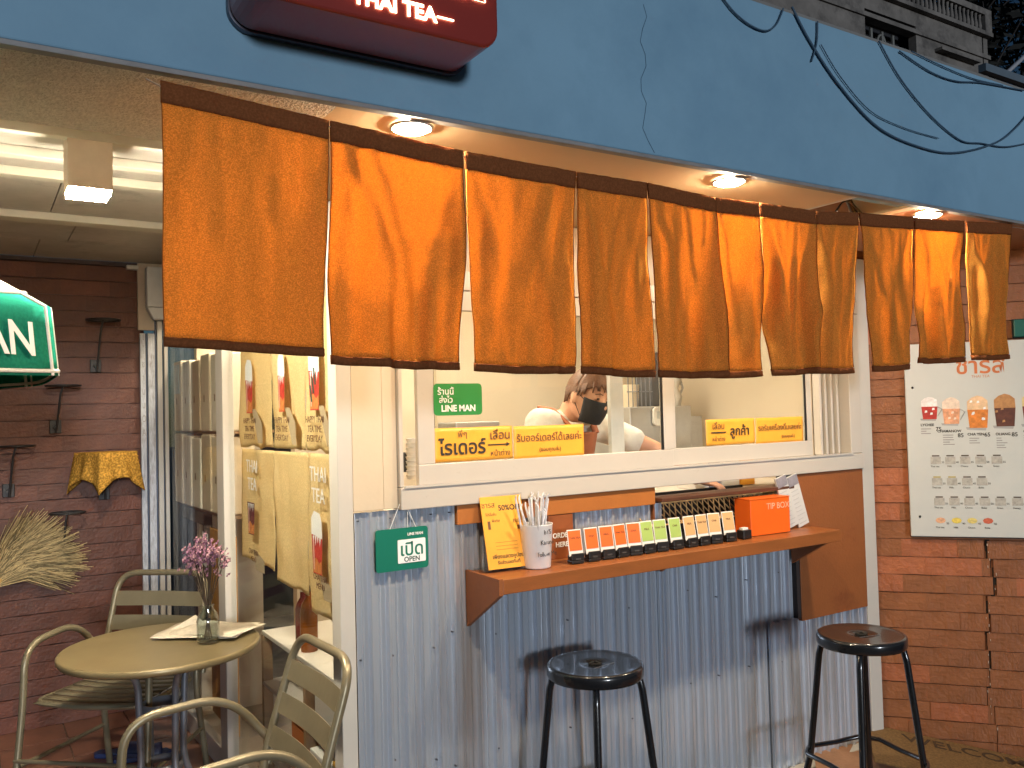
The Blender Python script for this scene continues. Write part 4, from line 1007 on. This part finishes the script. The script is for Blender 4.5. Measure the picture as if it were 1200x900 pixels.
for ha, dr_ in ((haR, Vector((.25, -.45, -.12)).normalized()), (haL, Vector((.9, -.15, -.1)).normalized())):
    side = dr_.cross(Vector((0, 0, 1))).normalized()
    pc = ha + dr_*.045
    rot = Matrix((side, dr_, Vector((0, 0, 1)))).transposed()
    ell(b, pc, (.038, .050, .017), rot)
    for k, ln in enumerate((.062, .072, .068, .052)):
        r0 = pc + side*(-.028+.019*k) + dr_*.038
        f1 = r0 + dr_*ln*.5 + Vector((0, 0, -.004)); f2 = r0 + dr_*ln*.85 + Vector((0, 0, -.022)); 
        limb(b, [r0, f1, f2], [.0088, .0083, .007], 8)
    th = pc - side*.034 - dr_*.012
    limb(b, [th, th - side*.022 + dr_*.026, th - side*.018 + dr_*.052], [.011, .0095, .008], 8)
for s in (-1, 1):
    h0 = hip + Vector((s*.085, 0, -.04)); kn = h0 + Vector((s*.01, -.03, -.42)); an = kn + Vector((0, .05, -.42))
    limb(b, [h0, h0.lerp(kn, .5), kn], [.088, .075, .056]); limb(b, [kn, kn.lerp(an, .35), an], [.054, .052, .036])
    b.tube([an + Vector((0, .04, -.045)), an + Vector((0, -.08, -.055)), an + Vector((0, -.16, -.06))], [.035, .034, .022], 10)
body = b.build('body', skin, PR); remesh(body, .0065)
# shirt
b = MB(); grow = .012
b.tube([sh_c + Vector((0, 0, -.01)), Vector((2.25, 3.24, 1.34)), Vector((2.30, 3.38, 1.12)), hip], [.13, .155, .142, .147], 20)
limb(b, [sh_c, shL], [.074, .071]); limb(b, [sh_c, shR], [.074, .071])
limb(b, [shR, shR.lerp(elR, .62)], [.069, .060]); limb(b, [shL, shL.lerp(elL, .6)], [.069, .062])
limb(b, [neck0.lerp(sh_c, .78), sh_c], [.060, .085])
shirt = b.build('shirt', M('white_shirt', (.66, .63, .58), .85, var=.08, scale=12, bump=1.0, bscale=14), PR); remesh(shirt, .010, 2)
# trousers
b = MB(); b.tube([hip + Vector((0, 0, .02)), hip + Vector((0, 0, -.10))], [.15, .14], 18)
for s in (-1, 1):
    h0 = hip + Vector((s*.085, 0, -.04)); kn = h0 + Vector((s*.01, -.03, -.42)); an = kn + Vector((0, .05, -.40))
    b.tube([h0, kn, an], [.098, .072, .056], 14)
tr = b.build('trousers', M('dark_trousers', (.03, .03, .04), .8), PR); remesh(tr, .012, 2)
# apron bib and straps in reddish brown, lying over the shirt front
apm = M('apron_brown', (.36, .115, .05), .75, var=.1, scale=8, bump=.3, bscale=20)
fw = Vector((.12, -1, -.25)).normalized(); rx = fw.cross(Vector((0, 0, 1))).normalized() * -1
def apf(u, v):
    a_ = (u-.5)*1.9; c = sh_c.lerp(Vector((2.25, 3.24, 1.28)), v*1.0) if v < .6 else Vector((2.25, 3.22, 1.30)).lerp(hip, (v-.6)/.4)
    r_ = .150 + .016*v + .004*math.sin(u*14)
    f_ = Vector((.25, -1, 0)).normalized(); s_ = Vector((1, .25, 0)).normalized()
    return c + (f_*math.cos(a_) + s_*math.sin(a_))*r_ + Vector((0, 0, -.02))
MB().grid(apf, 20, 24).build('apron', apm, PR, thick=.004)
sp = MB()
for s in (-1, 1):
    sp.tube([apf(.5 + s*.22, .02), sh_c + Vector((s*.095, -.06, .080)), sh_c + Vector((s*.10, .03, .088)), neck0 + Vector((s*.05, .06, -.035))], .019, 8, flat=.5)
sp.build('apron_strap', apm, PR)
# collar towel
tw = MB(); tw.tube([neck0.lerp(sh_c, .5) + Vector((.075*math.cos(a_), .075*math.sin(a_)-.01, -.02+.025*math.sin(a_))) for a_ in [2*PI*k/20 for k in range(20)]], .014, 8, closed=True)
tw.build('collar', M('white_collar', (.75, .73, .68), .8), PR)
# mask: shell over the lower face
mk = MB()
def mkf(u, v):
    a_ = (u-.5)*2.35; z = .002 - .105*v
    w = (.083 - .012*v) ; dpt = .102 - .010*v + .012*math.sin(PI*v)*math.cos(a_)
    return hp(w*math.sin(a_), dpt*math.cos(a_) + .006, z - .012*math.sin(abs(a_))*0 - .016*(1-math.cos(a_))*(1-v)*-1*.5)
mk.grid(mkf, 24, 12)
mk.build('face_mask', M('mask_black', (.018, .018, .022), .75, bump=.2, bscale=80), PR, thick=.0025)
ml = MB()
for s in (-1, 1): ml.tube([mkf(.5+.49*s, .1), hp(s*.084, .0, .016), hp(s*.083, -.020, -.002), mkf(.5+.49*s, .8)], .0016, 5)
ml.build('mask_loop', MATS['mask_black'], PR)
# hair
hr = MB()
def hrf(u, v):
    a_ = 2*PI*u; th = v*PI*(.30 + .34*(1 - math.cos(a_ - PI/2)*1.0)/2)     # low at the back, high over the brow
    ph_ = a_
    rr2 = 1.07 + .02*noise.noise(Vector((u*30, v*4, 1)))
    return hp(.076*rr2*math.sin(th)*math.cos(ph_), .094*rr2*math.sin(th)*math.sin(ph_), .112*rr2*math.cos(th))
hr.grid(hrf, 40, 14)
rs = random.Random(4)
for k in range(60):
    u = rs.random(); p0_ = Vector(hrf(u, 1.0)); p1_ = Vector(hrf(u, .8)); dd = (p0_-p1_).normalized()
    hr.tube([p1_, p0_, p0_ + dd*(.012+rs.random()*.02)], [.003, .0025, .0008], 4)
hr.build('hair', hairm, PR, thick=.006)
ey = MB()
for s in (-1, 1): ell(ey, hp(s*.034, .088, .012), (.010, .005, .0045), HM, 10, 6)
ey.build('eye', M('eye_dark', (.05, .03, .025), .3), PR)
eb = MB()
for s in (-1, 1): eb.tube([hp(s*.052, .080, .030), hp(s*.034, .092, .036), hp(s*.016, .094, .031)], .0028, 5)
eb.build('eyebrow', hairm, PR)

# ------------------------------------------------------------------ stools
def stool(loc, rz, label):
    t = thing('bar_stool', label, 'stool', loc, rz, 'round black metal stools at the counter')
    H = .75; r = .163
    st = MB().lathe([(.0, H-.003), (.018, H-.003), (.02, H-.006), (.024, H-.001), (.07, H+.0015), (.125, H-.001), (r-.018, H+.001), (r-.008, H+.003), (r-.002, H-.001), (r, H-.010), (r, H-.032), (r-.004, H-.040), (r-.012, H-.040), (r-.012, H-.012), (0, H-.012)], seg=48, cap=False).build('seat', blackp, t, world=False)
    m = MB()
    for k in range(3):
        a_ = R(120*k+20); m.box((-.016, -.004, H-.002), (.016, .004, H+.0025), Matrix.Rotation(a_, 4, 'Z') @ Matrix.Translation((.0, .013, 0)))
    m.build('grip_slot', crackm, st, world=False)
    text('MADE IN THAILAND', .010, M('emboss', (.12, .12, .13), .3), st, (0, -.045, H+.0024), rot=(0, 0, 0), local=True)
    ro = lambda z: .150 + (.705-z)*.115
    for k in range(4):
        a_ = R(45+90*k); c_, s_ = math.cos(a_), math.sin(a_)
        P = lambda rr, z: (rr*c_, rr*s_, z)
        lg = MB().tube([P(.085, .722), P(.125, .722), P(.143, .712), P(ro(.66), .66), P(ro(.45), .45), P(ro(.27), .27), P(ro(.20)+.01, .20), P(ro(.05)+.035, .03), P(ro(.05)+.036, .012)], [.011, .011, .012, .0125, .0125, .0125, .0125, .0125, .0125], 10)
        lo = lg.build('leg', blackp, t, world=False)
        MB().lathe([(.016, 0), (.017, .02), (.014, .03)], P(ro(.05)+.036, 0), 12).build('rubber_foot', blackm, lo, world=False)
        m = MB().lathe([(.0001, 0), (.004, .0), (.004, .003), (.0001, .004)], seg=8)
    rg = MB(); zr = .285; rr = ro(zr)+.012
    pts = []
    for k in range(4):
        a0_ = 45+90*k
        for d_ in (-12, -6, 0, 6, 12): pts.append(Vector((rr*math.cos(R(a0_+d_)), rr*math.sin(R(a0_+d_)), zr)))
        mid = Vector((rr*.80*math.cos(R(a0_+45)), rr*.80*math.sin(R(a0_+45)), zr)); pts.append(mid)
    rg.tube(pts, .0095, 8, closed=True).build('foot_ring', blackp, t, world=False)
    return t
stool((1.775, 2.335, -.0), R(8), 'black metal stool in front of the middle of the corrugated counter')
stool((2.872, 2.105, -.03), R(-12), 'black metal stool at right in front of the brick wall corner')

# ------------------------------------------------------------------ round table
TX, TY = .64, 3.655
T = thing('round_table', 'round olive grey metal cafe table on folding legs beside the side glass', 'table', (TX, TY, 0))
rt_ = .372
MB().lathe([(.0001, .700), (rt_-.02, .700), (rt_-.006, .694), (rt_, .702), (rt_, .716), (rt_-.005, .7215), (rt_-.014, .7205), (.0001, .7205)], seg=72, cap=False).build('table_top', champt, T, world=False)
for k in range(4):
    a_ = R(20+90*k); c_, s_ = math.cos(a_), math.sin(a_)
    MB().tube(smoothpath([(.20*c_, .20*s_, .69), (.10*c_, .10*s_, .62), (.085*c_, .085*s_, .22), (.26*c_, .26*s_, .0)], .10), .0135, 10).build('leg', greyleg, T, world=False)
MB().lathe([(.075, .46), (.075, .50), (.072, .50), (.072, .46)], seg=24, cap=False).build('leg_ring', greyleg, T, world=False)
MB().lathe([(.075, .24), (.075, .27), (.072, .27), (.072, .24)], seg=24, cap=False).build('leg_ring', greyleg, T, world=False)
m = MB()
for k in range(4): m.box((-.20, -.012, .684), (.20, .012, .698), Matrix.Rotation(R(20+45*k), 4, 'Z'))
m.build('top_brace', greyleg, T, world=False)
# paper on the table
NP = thing('newspaper', 'folded pale newspaper under the flower vase on the round table', 'newspaper', (.84, 3.74, .722))
def sheet(cx, cy, w, d, rz, z, sd):
    mt = Matrix.Translation((cx, cy, z)) @ Matrix.Rotation(rz, 4, 'Z')
    m = MB(); m.grid(lambda u, v: mt @ Vector((-w/2+w*u, -d/2+d*v, .004 + .006*(1+noise.noise(Vector((u*2.5+sd, v*2.5, sd)))) + .018*max(0, u-.8)*sd*.2)), 14, 14); return m
newsm = M('newsprint', (.60, .53, .42), .75, var=.18, scale=35)
sheet(-.01, -.01, .36, .25, R(-38), 0, 2.2).build('sheet', newsm, NP, world=False, thick=.0015)
sheet(.03, -.04, .31, .22, R(-52), .006, 5.1).build('sheet', newsm, NP, world=False, thick=.0015)
MB().add([(-.13, .10, .008), (.01, .05, .012), (-.02, .15, .045), (-.05, .17, .02)], [(0, 1, 2, 3)]).build('turned_corner', newsm, NP, world=False, thick=.001)
# vase with dried flowers
V = thing('flower_vase', 'clear glass bottle vase with dried purple flowers on the round table', 'vase', (.798, 3.562, .7235))
MB().lathe([(.0001, 0), (.040, 0), (.043, .006), (.043, .085), (.036, .112), (.022, .128), (.020, .140), (.025, .146), (.022, .148), (.018, .140), (.033, .108), (.040, .08), (.039, .012), (.0001, .008)], seg=32, cap=False).build('vase', vaseg, V, world=False)
rs = random.Random(11)
stems = MB(); heads = []
fl1 = M('flower_purple', (.22, .10, .16), .8, var=.3, scale=60); fl2 = M('flower_pink', (.40, .22, .25), .8, var=.3, scale=60)
hm1, hm2 = MB(), MB()
for k in range(34):
    a_ = rs.random()*2*PI; rr2 = rs.random()**.6
    tipv = Vector((.090*rr2*math.cos(a_)-.012, .075*rr2*math.sin(a_), .27 + .13*(1-rr2*.6)*rs.random() + .03))
    base = Vector((.015*math.cos(a_+2.5), .015*math.sin(a_+2.5), .015)); neck = Vector((.010*math.cos(a_), .010*math.sin(a_), .145))
    stems.tube([base, neck, neck.lerp(tipv, .5) + Vector((0, 0, .01)), tipv], .0012, 4)
    for q in range(9):
        c_ = tipv + Vector((rs.gauss(0, .011), rs.gauss(0, .011), rs.gauss(-.006, .017)))
        tgt = hm1 if rs.random() < .6 else hm2
        for w_ in range(5):
            nrm = Vector((rs.gauss(0, 1), rs.gauss(0, 1), rs.gauss(0, 1))).normalized(); u_ = nrm.orthogonal().normalized(); v_ = nrm.cross(u_)
            s_ = .0056+rs.random()*.0035; o_ = c_ + u_*s_*.6
            tgt.add([c_, o_ + v_*s_*.6, c_ + u_*s_*1.7 + nrm*.002, o_ - v_*s_*.6], [(0, 1, 2, 3)])
o = stems.build('stems', M('dried_stem', (.06, .04, .025), .8), V, world=False)
o = hm1.build('blossoms', fl1, V, world=False); o['kind'] = 'stuff'; o = hm2.build('blossoms', fl2, V, world=False); o['kind'] = 'stuff'

# ------------------------------------------------------------------ chairs (local: faces +x, origin on the floor under the seat centre)
def chair(label, loc, rz, S=1.06):
    t = thing('metal_chair', label, 'chair', loc, rz, 'champagne metal cafe armchairs around the round table'); t.scale = (S, S, S)
    hw = .235
    for s in (-1, 1):     # arm: front leg, arm rest, down behind to the seat
        y = s*(hw+.03)
        pts = smoothpath([(.265, y*1.05, 0), (.215, y, .44), (.205, y, .655), (-.10, y, .672), (-.235, y*.93, .50), (-.215, y*.90, .44)], .11, 8)
        MB().tube(pts, .0135, 10).build('arm', champ, t, world=False)
        MB().lathe([(.016, 0), (.015, .02)], (.265, y*1.05, 0), 10).build('foot_cap', blackm, t, world=False)
    bk = smoothpath([(-.26, -hw*.98, .0), (-.185, -hw*.94, .43), (-.315, -hw*.90, .84), (-.318, hw*.90, .845), (-.185, hw*.94, .43), (-.26, hw*.98, 0)], .095, 8)
    MB().tube(bk, .0135, 10).build('back_frame', champ, t, world=False)
    # seat rim
    rim = smoothpath([(-.20, -hw*.9, .425), (.20, -hw*1.0, .437), (.235, 0, .437), (.20, hw*1.0, .437), (-.20, hw*.9, .425), (-.205, 0, .425)], .07, 6)
    MB().tube(rim + [rim[0]], .011, 8).build('seat_rim', champ, t, world=False)
    sm2 = None
    for k in range(7):
        x = -.165 + k*.058; w = hw*(.90 + .006*k - (.05 if k == 6 else 0))
        o = MB().grid(lambda u, v: (x + .048*v, -w+2*w*u, .444 - .010*math.sin(PI*u)), 10, 1).build('seat_slat', champ, t, world=False, thick=.003)
    for k in range(3):
        zc_ = .735 - k*.098; 
        def bf(u, v, zc_=zc_):
            z = zc_ - .060*v + .03; x = -.185 - (z-.43)*.317; y = -hw*.9 + 2*hw*.9*u
            return (x - .014*math.sin(PI*u) + .004, y, z)
        MB().grid(bf, 14, 1, False).build('back_slat', champ, t, world=False, thick=.003)
    for s in (-1, 1):
        MB().tube([(.245, s*(hw+.045), .20), (-.228, s*hw*.97, .205)], .009, 8).build('stretcher', champ, t, world=False)
    MB().tube([(.245, -hw-.045, .23), (.245, hw+.045, .23)], .009, 8).build('stretcher', champ, t, world=False)
    return t
chair('olive grey metal armchair behind the round table, facing left', (.545, 4.075, -.0), math.atan2(-.74, -.67))
chair('olive grey metal armchair in the foreground with its slatted back by the corner post', (.618, 2.645, -.0), math.atan2(-.03, -1.0), 1.04)
t_ = thing('slippers', 'dark blue slippers lying under the round table', 'slippers', (.62, 4.58, 0.0))
for k, (dx, dy, rz) in enumerate(((0, 0, -.5), (.07, -.10, -.2))):
    mt = Matrix.Translation((dx, dy, .0)) @ Matrix.Rotation(rz, 4, 'Z')
    so_ = MB(); ol = [(-.12, -.03), (-.05, -.038), (.04, -.045), (.11, -.04), (.135, 0), (.11, .04), (.04, .04), (-.05, .034), (-.12, .03), (-.135, 0)]
    n_ = len(ol); so_.add([mt @ Vector((x, y, 0)) for x, y in ol] + [mt @ Vector((x, y, .022)) for x, y in ol], [tuple(range(n_))[::-1], tuple(range(n_, 2*n_))] + [(i, (i+1) % n_, (i+1) % n_+n_, i+n_) for i in range(n_)])
    so_.build('sole', M('slipper_blue', (.02, .035, .12), .6), t_, world=False, bevel=.004)
    MB().grid(lambda u, v: mt @ Vector((.02+.07*v, -.046*math.cos(PI*u), .018+.042*math.sin(PI*u))), 12, 4).build('upper', M('slipper_dark', (.015, .02, .06), .5), t_, world=False, thick=.004)

# ------------------------------------------------------------------ wall brackets, cloth, broom
def bracket(pm, pr, label):
    mnt = at(pm[0], pm[1], 'Y', 5.235); rg = at(pr[0], pr[1], 'Y', 5.14)
    t = thing('plant_bracket', label, 'bracket', (mnt.x, 5.24, mnt.z), 0, 'black iron pot brackets on the left brick wall')
    MB().box((-.028, -.012, -.035), (.028, .004, .035)).build('mount_plate', irons, t, world=False, bevel=.003)
    MB().tube([(0, -.012, 0), (0, -.05, .0)], .012, 8).build('mount_arm', irons, t, world=False)
    top = Vector((rg.x, 5.14, rg.z)) - Vector((mnt.x, 5.24, mnt.z))
    MB().tube([(0, -.05, -.03), (top.x*.2, -.06, .03), (top.x*.6, top.y, top.z*.8), top], .0055, 8).build('rod', irons, t, world=False)
    MB().tube([top + Vector((.085*math.cos(2*PI*k/28), .085*math.sin(2*PI*k/28), 0)) for k in range(28)], .0045, 6, closed=True).build('ring', irons, t, world=False)
    MB().tube([top + Vector((-.085, 0, 0)), top + Vector((.085, 0, 0))], .004, 6).build('crossbar', irons, t, world=False)
    return top + Vector((mnt.x, 5.24, mnt.z))
bracket((112, 429), (121, 375), 'black iron ring bracket highest on the left brick wall')
bracket((65, 500), (74, 452), 'black iron ring bracket in the middle of the left brick wall, below the umbrella')
bracket((10, 575), (19, 523), 'black iron ring bracket at the left edge above the broom')
bracket((72, 654), (79, 601), 'black iron ring bracket crossing the broom bristles')
ctop = bracket((122, 578), (124, 531), 'black iron ring bracket hidden under the gold cloth')
CL = thing('draped_cloth', 'small gold cloth draped over a bracket on the left brick wall', 'cloth', ctop)
def clf(u, v):
    x = (u-.5)*2; y = (v-.5)*2; r_ = max(abs(x), abs(y)); q = math.hypot(x, y)
    top_ = .55
    if r_ < top_: return (x*.19, y*.19, .006)
    f_ = (r_-top_)/(1-top_)
    dd = Vector((x, y, 0)).normalized()
    base = Vector((x, y, 0))*(top_/r_)*.19
    corner = q/r_ - 1          # 0 mid side, .41 corner
    rad = .010 + .028*f_ + .014*math.sin(math.atan2(y, x)*8+.6)*f_
    return (base.x + dd.x*rad, base.y + dd.y*rad,   .006 - f_*(.135 + .20*corner))
MB().grid(clf, 40, 40).build('cloth', goldcl, CL, world=False, thick=.003)
CL.rotation_euler = (0, 0, R(28))
BR = thing('broom', 'straw broom hung sideways on the left brick wall', 'broom', at(-10, 682, 'Y', 5.19))
rs = random.Random(21); m = MB(); m2 = MB()
for k in range(1500):
    a_ = R(rs.triangular(0, 78, 38)); L_ = rs.uniform(.30, .47)*(1.0 if a_ > R(12) else .9)
    st_ = Vector((rs.uniform(-.02, .02), rs.uniform(-.03, .02), rs.uniform(-.03, .03)))
    dv = Vector((math.cos(a_), rs.uniform(-.12, .03), math.sin(a_)*.88)); cv = Vector((0, 0, -1))*rs.uniform(.0, .11)
    (m if rs.random() < .7 else m2).tube([st_, st_ + dv*L_*.5 + Vector((0, 0, .012)), st_ + dv*L_ + cv], [.0032, .0030, .0016], 3)
o = m.build('bristles', M('straw_bristle', (.50, .37, .18), .8, var=.25, scale=30), BR, world=False); o['kind'] = 'stuff'
o = m2.build('bristles', M('straw_dark', (.20, .15, .07), .8, var=.25, scale=30), BR, world=False); o['kind'] = 'stuff'
MB().tube([(.03, 0, .025), (-.03, 0, -.045), (-.10, 0, -.12)], [.045, .032, .022], 12).build('binding', M('broom_bind', (.55, .35, .12), .6), BR, world=False)
MB().tube([(-.09, 0, -.11), (-.75, 0, -.62)], .013, 8).build('handle', M('bamboo', (.45, .33, .16), .6), BR, world=False)

# ------------------------------------------------------------------ umbrella at the left edge
UC = Vector((-.72, 3.05, 0))
U = thing('patio_umbrella', 'green and white patio umbrella with white lettering at the left edge', 'umbrella', UC)
n_ = 8; r_ = .98; z_e = 1.925; ap_ = 2.60; a_t = math.atan2(2.70-UC.y, .195-UC.x)
umw = cloth('umbrella_cream', (.72, .66, .55), .35, var=.05, wscale=600, bump=.15)
umg = cloth('umbrella_green', (.022, .25, .17), .3, var=.10, wscale=600, bump=.15)
ump = cloth('umbrella_piping', (.80, .78, .72), .2, var=.04, wscale=600, bump=.1)
vz = .190
for k in range(n_):
    a0_ = a_t - 2*PI*k/n_; a1_ = a0_ - 2*PI/n_
    e0 = Vector((r_*math.cos(a0_), r_*math.sin(a0_), z_e)); e1 = Vector((r_*math.cos(a1_), r_*math.sin(a1_), z_e)); A_ = Vector((0, 0, ap_))
    def cf(u, v, e0=e0, e1=e1):
        p = A_.lerp(e0.lerp(e1, u), v); p.z -= .05*math.sin(PI*v)*.6 + .02*math.sin(PI*u)*v; return p
    MB().grid(lambda u, v: cf(u, v*.93), 8, 8).build('canopy_panel', umw, U, world=False, thick=.001)
    def vf(u, v, e0=e0, e1=e1):
        p = cf(u, .93 + .07*min(1, v*3)) if v < .34 else None
        if p is None:
            q = cf(u, 1.0); out = Vector((q.x, q.y, 0)).normalized(); w = (v-.34)/.66
            p = q + out*.018*w + Vector((0, 0, -vz*w + .012*math.sin(PI*u)*w))
        return p
    MB().grid(vf, 10, 6).build('valance', umg, U, world=False, thick=.001)
    pg = MB()
    pg.tube([Vector(vf(i/10, 1.0)) + Vector((0, 0, .012)) for i in range(11)], .006, 5)
    pg.tube([Vector(vf(.03, j/6)) for j in range(7)], .006, 5).tube([Vector(vf(.97, j/6)) for j in range(7)], .006, 5)
    pg.tube([Vector(vf(i/10, .02)) for i in range(11)], .007, 5)
    pg.build('piping', ump, U, world=False)
    md = (Vector(vf(.5, .68))); out = Vector((md.x, md.y, 0)).normalized()
    if k in (0, 2, 4, 6):
        tx_ = text('LINE MAN', .128, whitep, U, md + out*.016 + Vector((0, 0, .01)), rot=(PI/2+R(-6), 0, math.atan2(out.y, out.x)+PI/2), local=True, bold=.002)
    MB().tube([A_ + Vector((0, 0, -.03)), cf(0, .5) + Vector((0, 0, -.012)), cf(0, .98) + Vector((0, 0, -.012))], .006, 6).build('rib', whitep, U, world=False)
MB().tube([(0, 0, 0), (0, 0, ap_+.04)], .02, 12).build('pole', white, U, world=False)
MB().lathe([(.02, ap_-.02), (.04, ap_+.01), (.02, ap_+.05), (.0001, ap_+.07)], seg=16, cap=False).build('finial', white, U, world=False)
MB().lathe([(.0001, 0), (.24, 0), (.24, .05), (.05, .08), (.035, .30)], seg=24, cap=False).build('base', M('umbrella_base', (.08, .08, .08), .6), U, world=False)

# ------------------------------------------------------------------ menu board on the right wall (local frame of the wall)
MN = thing('menu_board', 'large white drinks menu board on the brown brick wall', 'menu', P0, math.atan2(D.y, D.x))
bz = M('board_white', (.56, .57, .55), .35, var=.03)
s0, s1, zB, zT = .180, .860, .958, 1.872
MB().box((s0, -.026, zB), (s1, -.006, zT)).build('board', bz, MN, world=False, bevel=.003)
MB().box((s0+.005, -.006, zB-.006), (s1-.005, -.001, zT)).build('backing', blackm, MN, world=False)
fy = -.0268
def pt_(x, z): return (x, fy, z)
text('ชารส', .105, M('logo_orange', (.55, .16, .05), .6), MN, pt_(.505, 1.755), local=True, bold=.0015)
text('THAI TEA', .018, M('logo_orange2', (.55, .25, .12), .6), MN, pt_(.505, 1.708), local=True)
drinks = [(.282, 1.560, .070, .105, (.42, .03, .02), (.80, .74, .72)), (.375, 1.545, .075, .125, (.70, .33, .18), (.78, .62, .50)), (.487, 1.535, .088, .150, (.62, .20, .03), (.75, .50, .30)), (.600, 1.540, .088, .150, (.10, .03, .015), (.45, .22, .08)), (.712, 1.545, .080, .150, (.16, .03, .03), (.70, .55, .25))]
for i, (x, z, w, h, c1, c2) in enumerate(drinks):
    pm = M('drink_%s' % 'abcde'[i], c1, .5, var=.35, scale=45); pm2 = M('froth_%s' % 'abcde'[i], c2, .5, var=.2, scale=55)
    m = MB()
    gl_ = [(x-w*.42, z-h*.45), (x+w*.42, z-h*.45), (x+w*.5, z+h*.12), (x-w*.5, z+h*.12)]
    m.add([(a_, fy-.0004, b_) for a_, b_ in gl_], [(0, 1, 2, 3)]); m.build('drink_picture', pm, MN, world=False)
    tp = [(x-w*.5, z+h*.12), (x+w*.5, z+h*.12), (x+w*.48, z+h*.40), (x+w*.25, z+h*.52), (x, z+h*.56), (x-w*.28, z+h*.50), (x-w*.5, z+h*.38)]
    m = MB(); m.add([(a_, fy-.0006, b_) for a_, b_ in tp], [tuple(range(7))]); m.build('drink_picture', pm2, MN, world=False)
    m = MB()
    for q in range(7):
        a_ = x + random.uniform(-.4, .4)*w; b_ = z + random.uniform(-.35, .4)*h; e_ = .006
        m.add([(a_-e_, fy-.0009, b_-e_), (a_+e_, fy-.0009, b_-e_*.6), (a_+e_*.8, fy-.0009, b_+e_), (a_-e_*.7, fy-.0009, b_+e_*.8)], [(0, 1, 2, 3)])
    m.build('ice', pm2 if i % 2 else whitep, MN, world=False)['kind'] = 'stuff'
    if i < 2: MB().tube([(x+w*.5, fy-.001, z+h*.1), (x+w*.78, fy-.001, z), (x+w*.5, fy-.001, z-h*.3)], .003, 5, flat=.3).build('cup_handle', greyink, MN, world=False)
    MB().add([(x-w*.55, fy-.0003, z-h*.5), (x+w*.35, fy-.0003, z-h*.53), (x+w*.4, fy-.0003, z-h*.42), (x-w*.6, fy-.0003, z-h*.42)], [(0, 1, 2, 3)]).build('coaster', M('coaster_grey', (.36, .36, .36), .7), MN, world=False)
    zt_ = z - h*.5 - .022 - .006*(i % 2)
    text(('LYCHEE', 'CHAMANOW', 'CHA YEN', 'OLIANG', 'COFFEE')[i], .0165, ink, MN, pt_(x-.012, zt_), local=True, bold=.0004)
    text(('75', '85', '65', '85', '95')[i], .026, ink, MN, pt_(x+.036, zt_-.003-(.018 if i < 2 else 0)), local=True, bold=.0004)
    ll = MB()
    for q in range(3 + (i*2) % 4):
        ll.box((x-.040, fy-.0006, zt_-.020-q*.011), (x-.040+random.uniform(.02, .05), fy, zt_-.0165-q*.011))
    ll.build('print_lines', greyink, MN, world=False)
capm = [M('tin_lid', (.10, .07, .05), .6), M('tin_lid_yellow', (.45, .36, .10), .6), M('tin_body', (.42, .40, .36), .6, var=.25, scale=60)]
for r_i, (zz, xs_) in enumerate(((1.322, (.30, .362, .425, .49, .558)), (1.222, (.302, .366, .43, .492)), (1.128, (.308, .372, .436, .50, .566, .635)), (1.035, (.310, .378, .444, .510)))):
    for j, x in enumerate(xs_):
        m = MB(); 
        if r_i < 3:
            m.box((x-.022, fy-.0006, zz-.022), (x+.022, fy, zz+.012)).build('jar_picture', capm[2], MN, world=False)
            MB().box((x-.016, fy-.0008, zz+.014), (x+.016, fy, zz+.020)).build('jar_lid', capm[1] if r_i == 1 and j < 2 else capm[0], MN, world=False)
        else:
            c_ = [(.70, .38, .22), (.72, .55, .10), (.72, .58, .18), (.55, .12, .06)][j]
            MB().add([(x + .022*math.cos(R(a_)), fy-.0006, zz + .014*math.sin(R(a_))) for a_ in range(0, 360, 45)], [tuple(range(8))]).build('topping_picture', M('topping_%s' % 'abcd'[j], c_, .6, var=.3, scale=70), MN, world=False)
        text(('Thai tea', 'Milk', 'Choco', 'Boba', 'Grass', 'Honey')[j], .0115, ink, MN, pt_(x-.004, zz-.033), local=True)
        text('%d' % (35+5*j), .0125, ink, MN, pt_(x+.030, zz-.014), local=True)
for x, z in ((.212, 1.665), (.222, 1.052)): MB().lathe([(.0001, 0), (.006, 0), (.005, .003), (.0001, .004)], seg=10, cap=False).build('screw', blackm, MN, world=False).matrix_local = Matrix.Translation((x, fy, z)) @ Matrix.Rotation(PI/2, 4, 'X')
GS = thing('green_sign', 'dark green sign on the brick wall just above the menu board', 'sign', P0, math.atan2(D.y, D.x))
MB().box((.652, -.03, 1.885), (.95, -.012, 1.965)).build('board', M('deep_green', (.01, .10, .075), .4), GS, world=False, bevel=.003)
MB().box((.648, -.012, 1.881), (.954, -.002, 1.969)).build('backing', blackm, GS, world=False)
# door mat with WELCOME
MT = thing('door_mat', 'brown coir doormat with dark lettering at the foot of the brick wall', 'mat', P0 + NB*.02, 0)
slope = math.atan(.155)
mm = (Matrix.Translation(Vector((0, 0, .040))) @ Matrix.Rotation(math.atan2(D.y, D.x), 4, 'Z') @ Matrix.Rotation(slope, 4, 'Y'))
coir = M('coir', (.27, .155, .055), .95, var=.35, scale=90, bump=1.0, bscale=300)
MB().box((-.06, -.46, 0), (1.0, -.004, .012), mm).build('pile', coir, MT, world=False, bevel=.003)
tx = text('WELCOME', .120, M('mat_letters', (.07, .04, .02), .95, var=.4, scale=120), MT, (0, 0, 0), local=True, bold=.001)
tx.matrix_local = mm @ Matrix.Translation((.385, -.10, .0135)) 
# low step block edge, floor paint by the kerb

# ------------------------------------------------------------------ lettering becomes plain meshes
dg = bpy.context.evaluated_depsgraph_get()
for o in [o for o in bpy.data.objects if o.type == 'FONT']:
    me = bpy.data.meshes.new_from_object(o.evaluated_get(dg))
    n = bpy.data.objects.new('tmp', me); COL.objects.link(n)
    n.parent = o.parent; n.matrix_local = o.matrix_local.copy(); nm = o.name
    bpy.data.objects.remove(o); n.name = nm
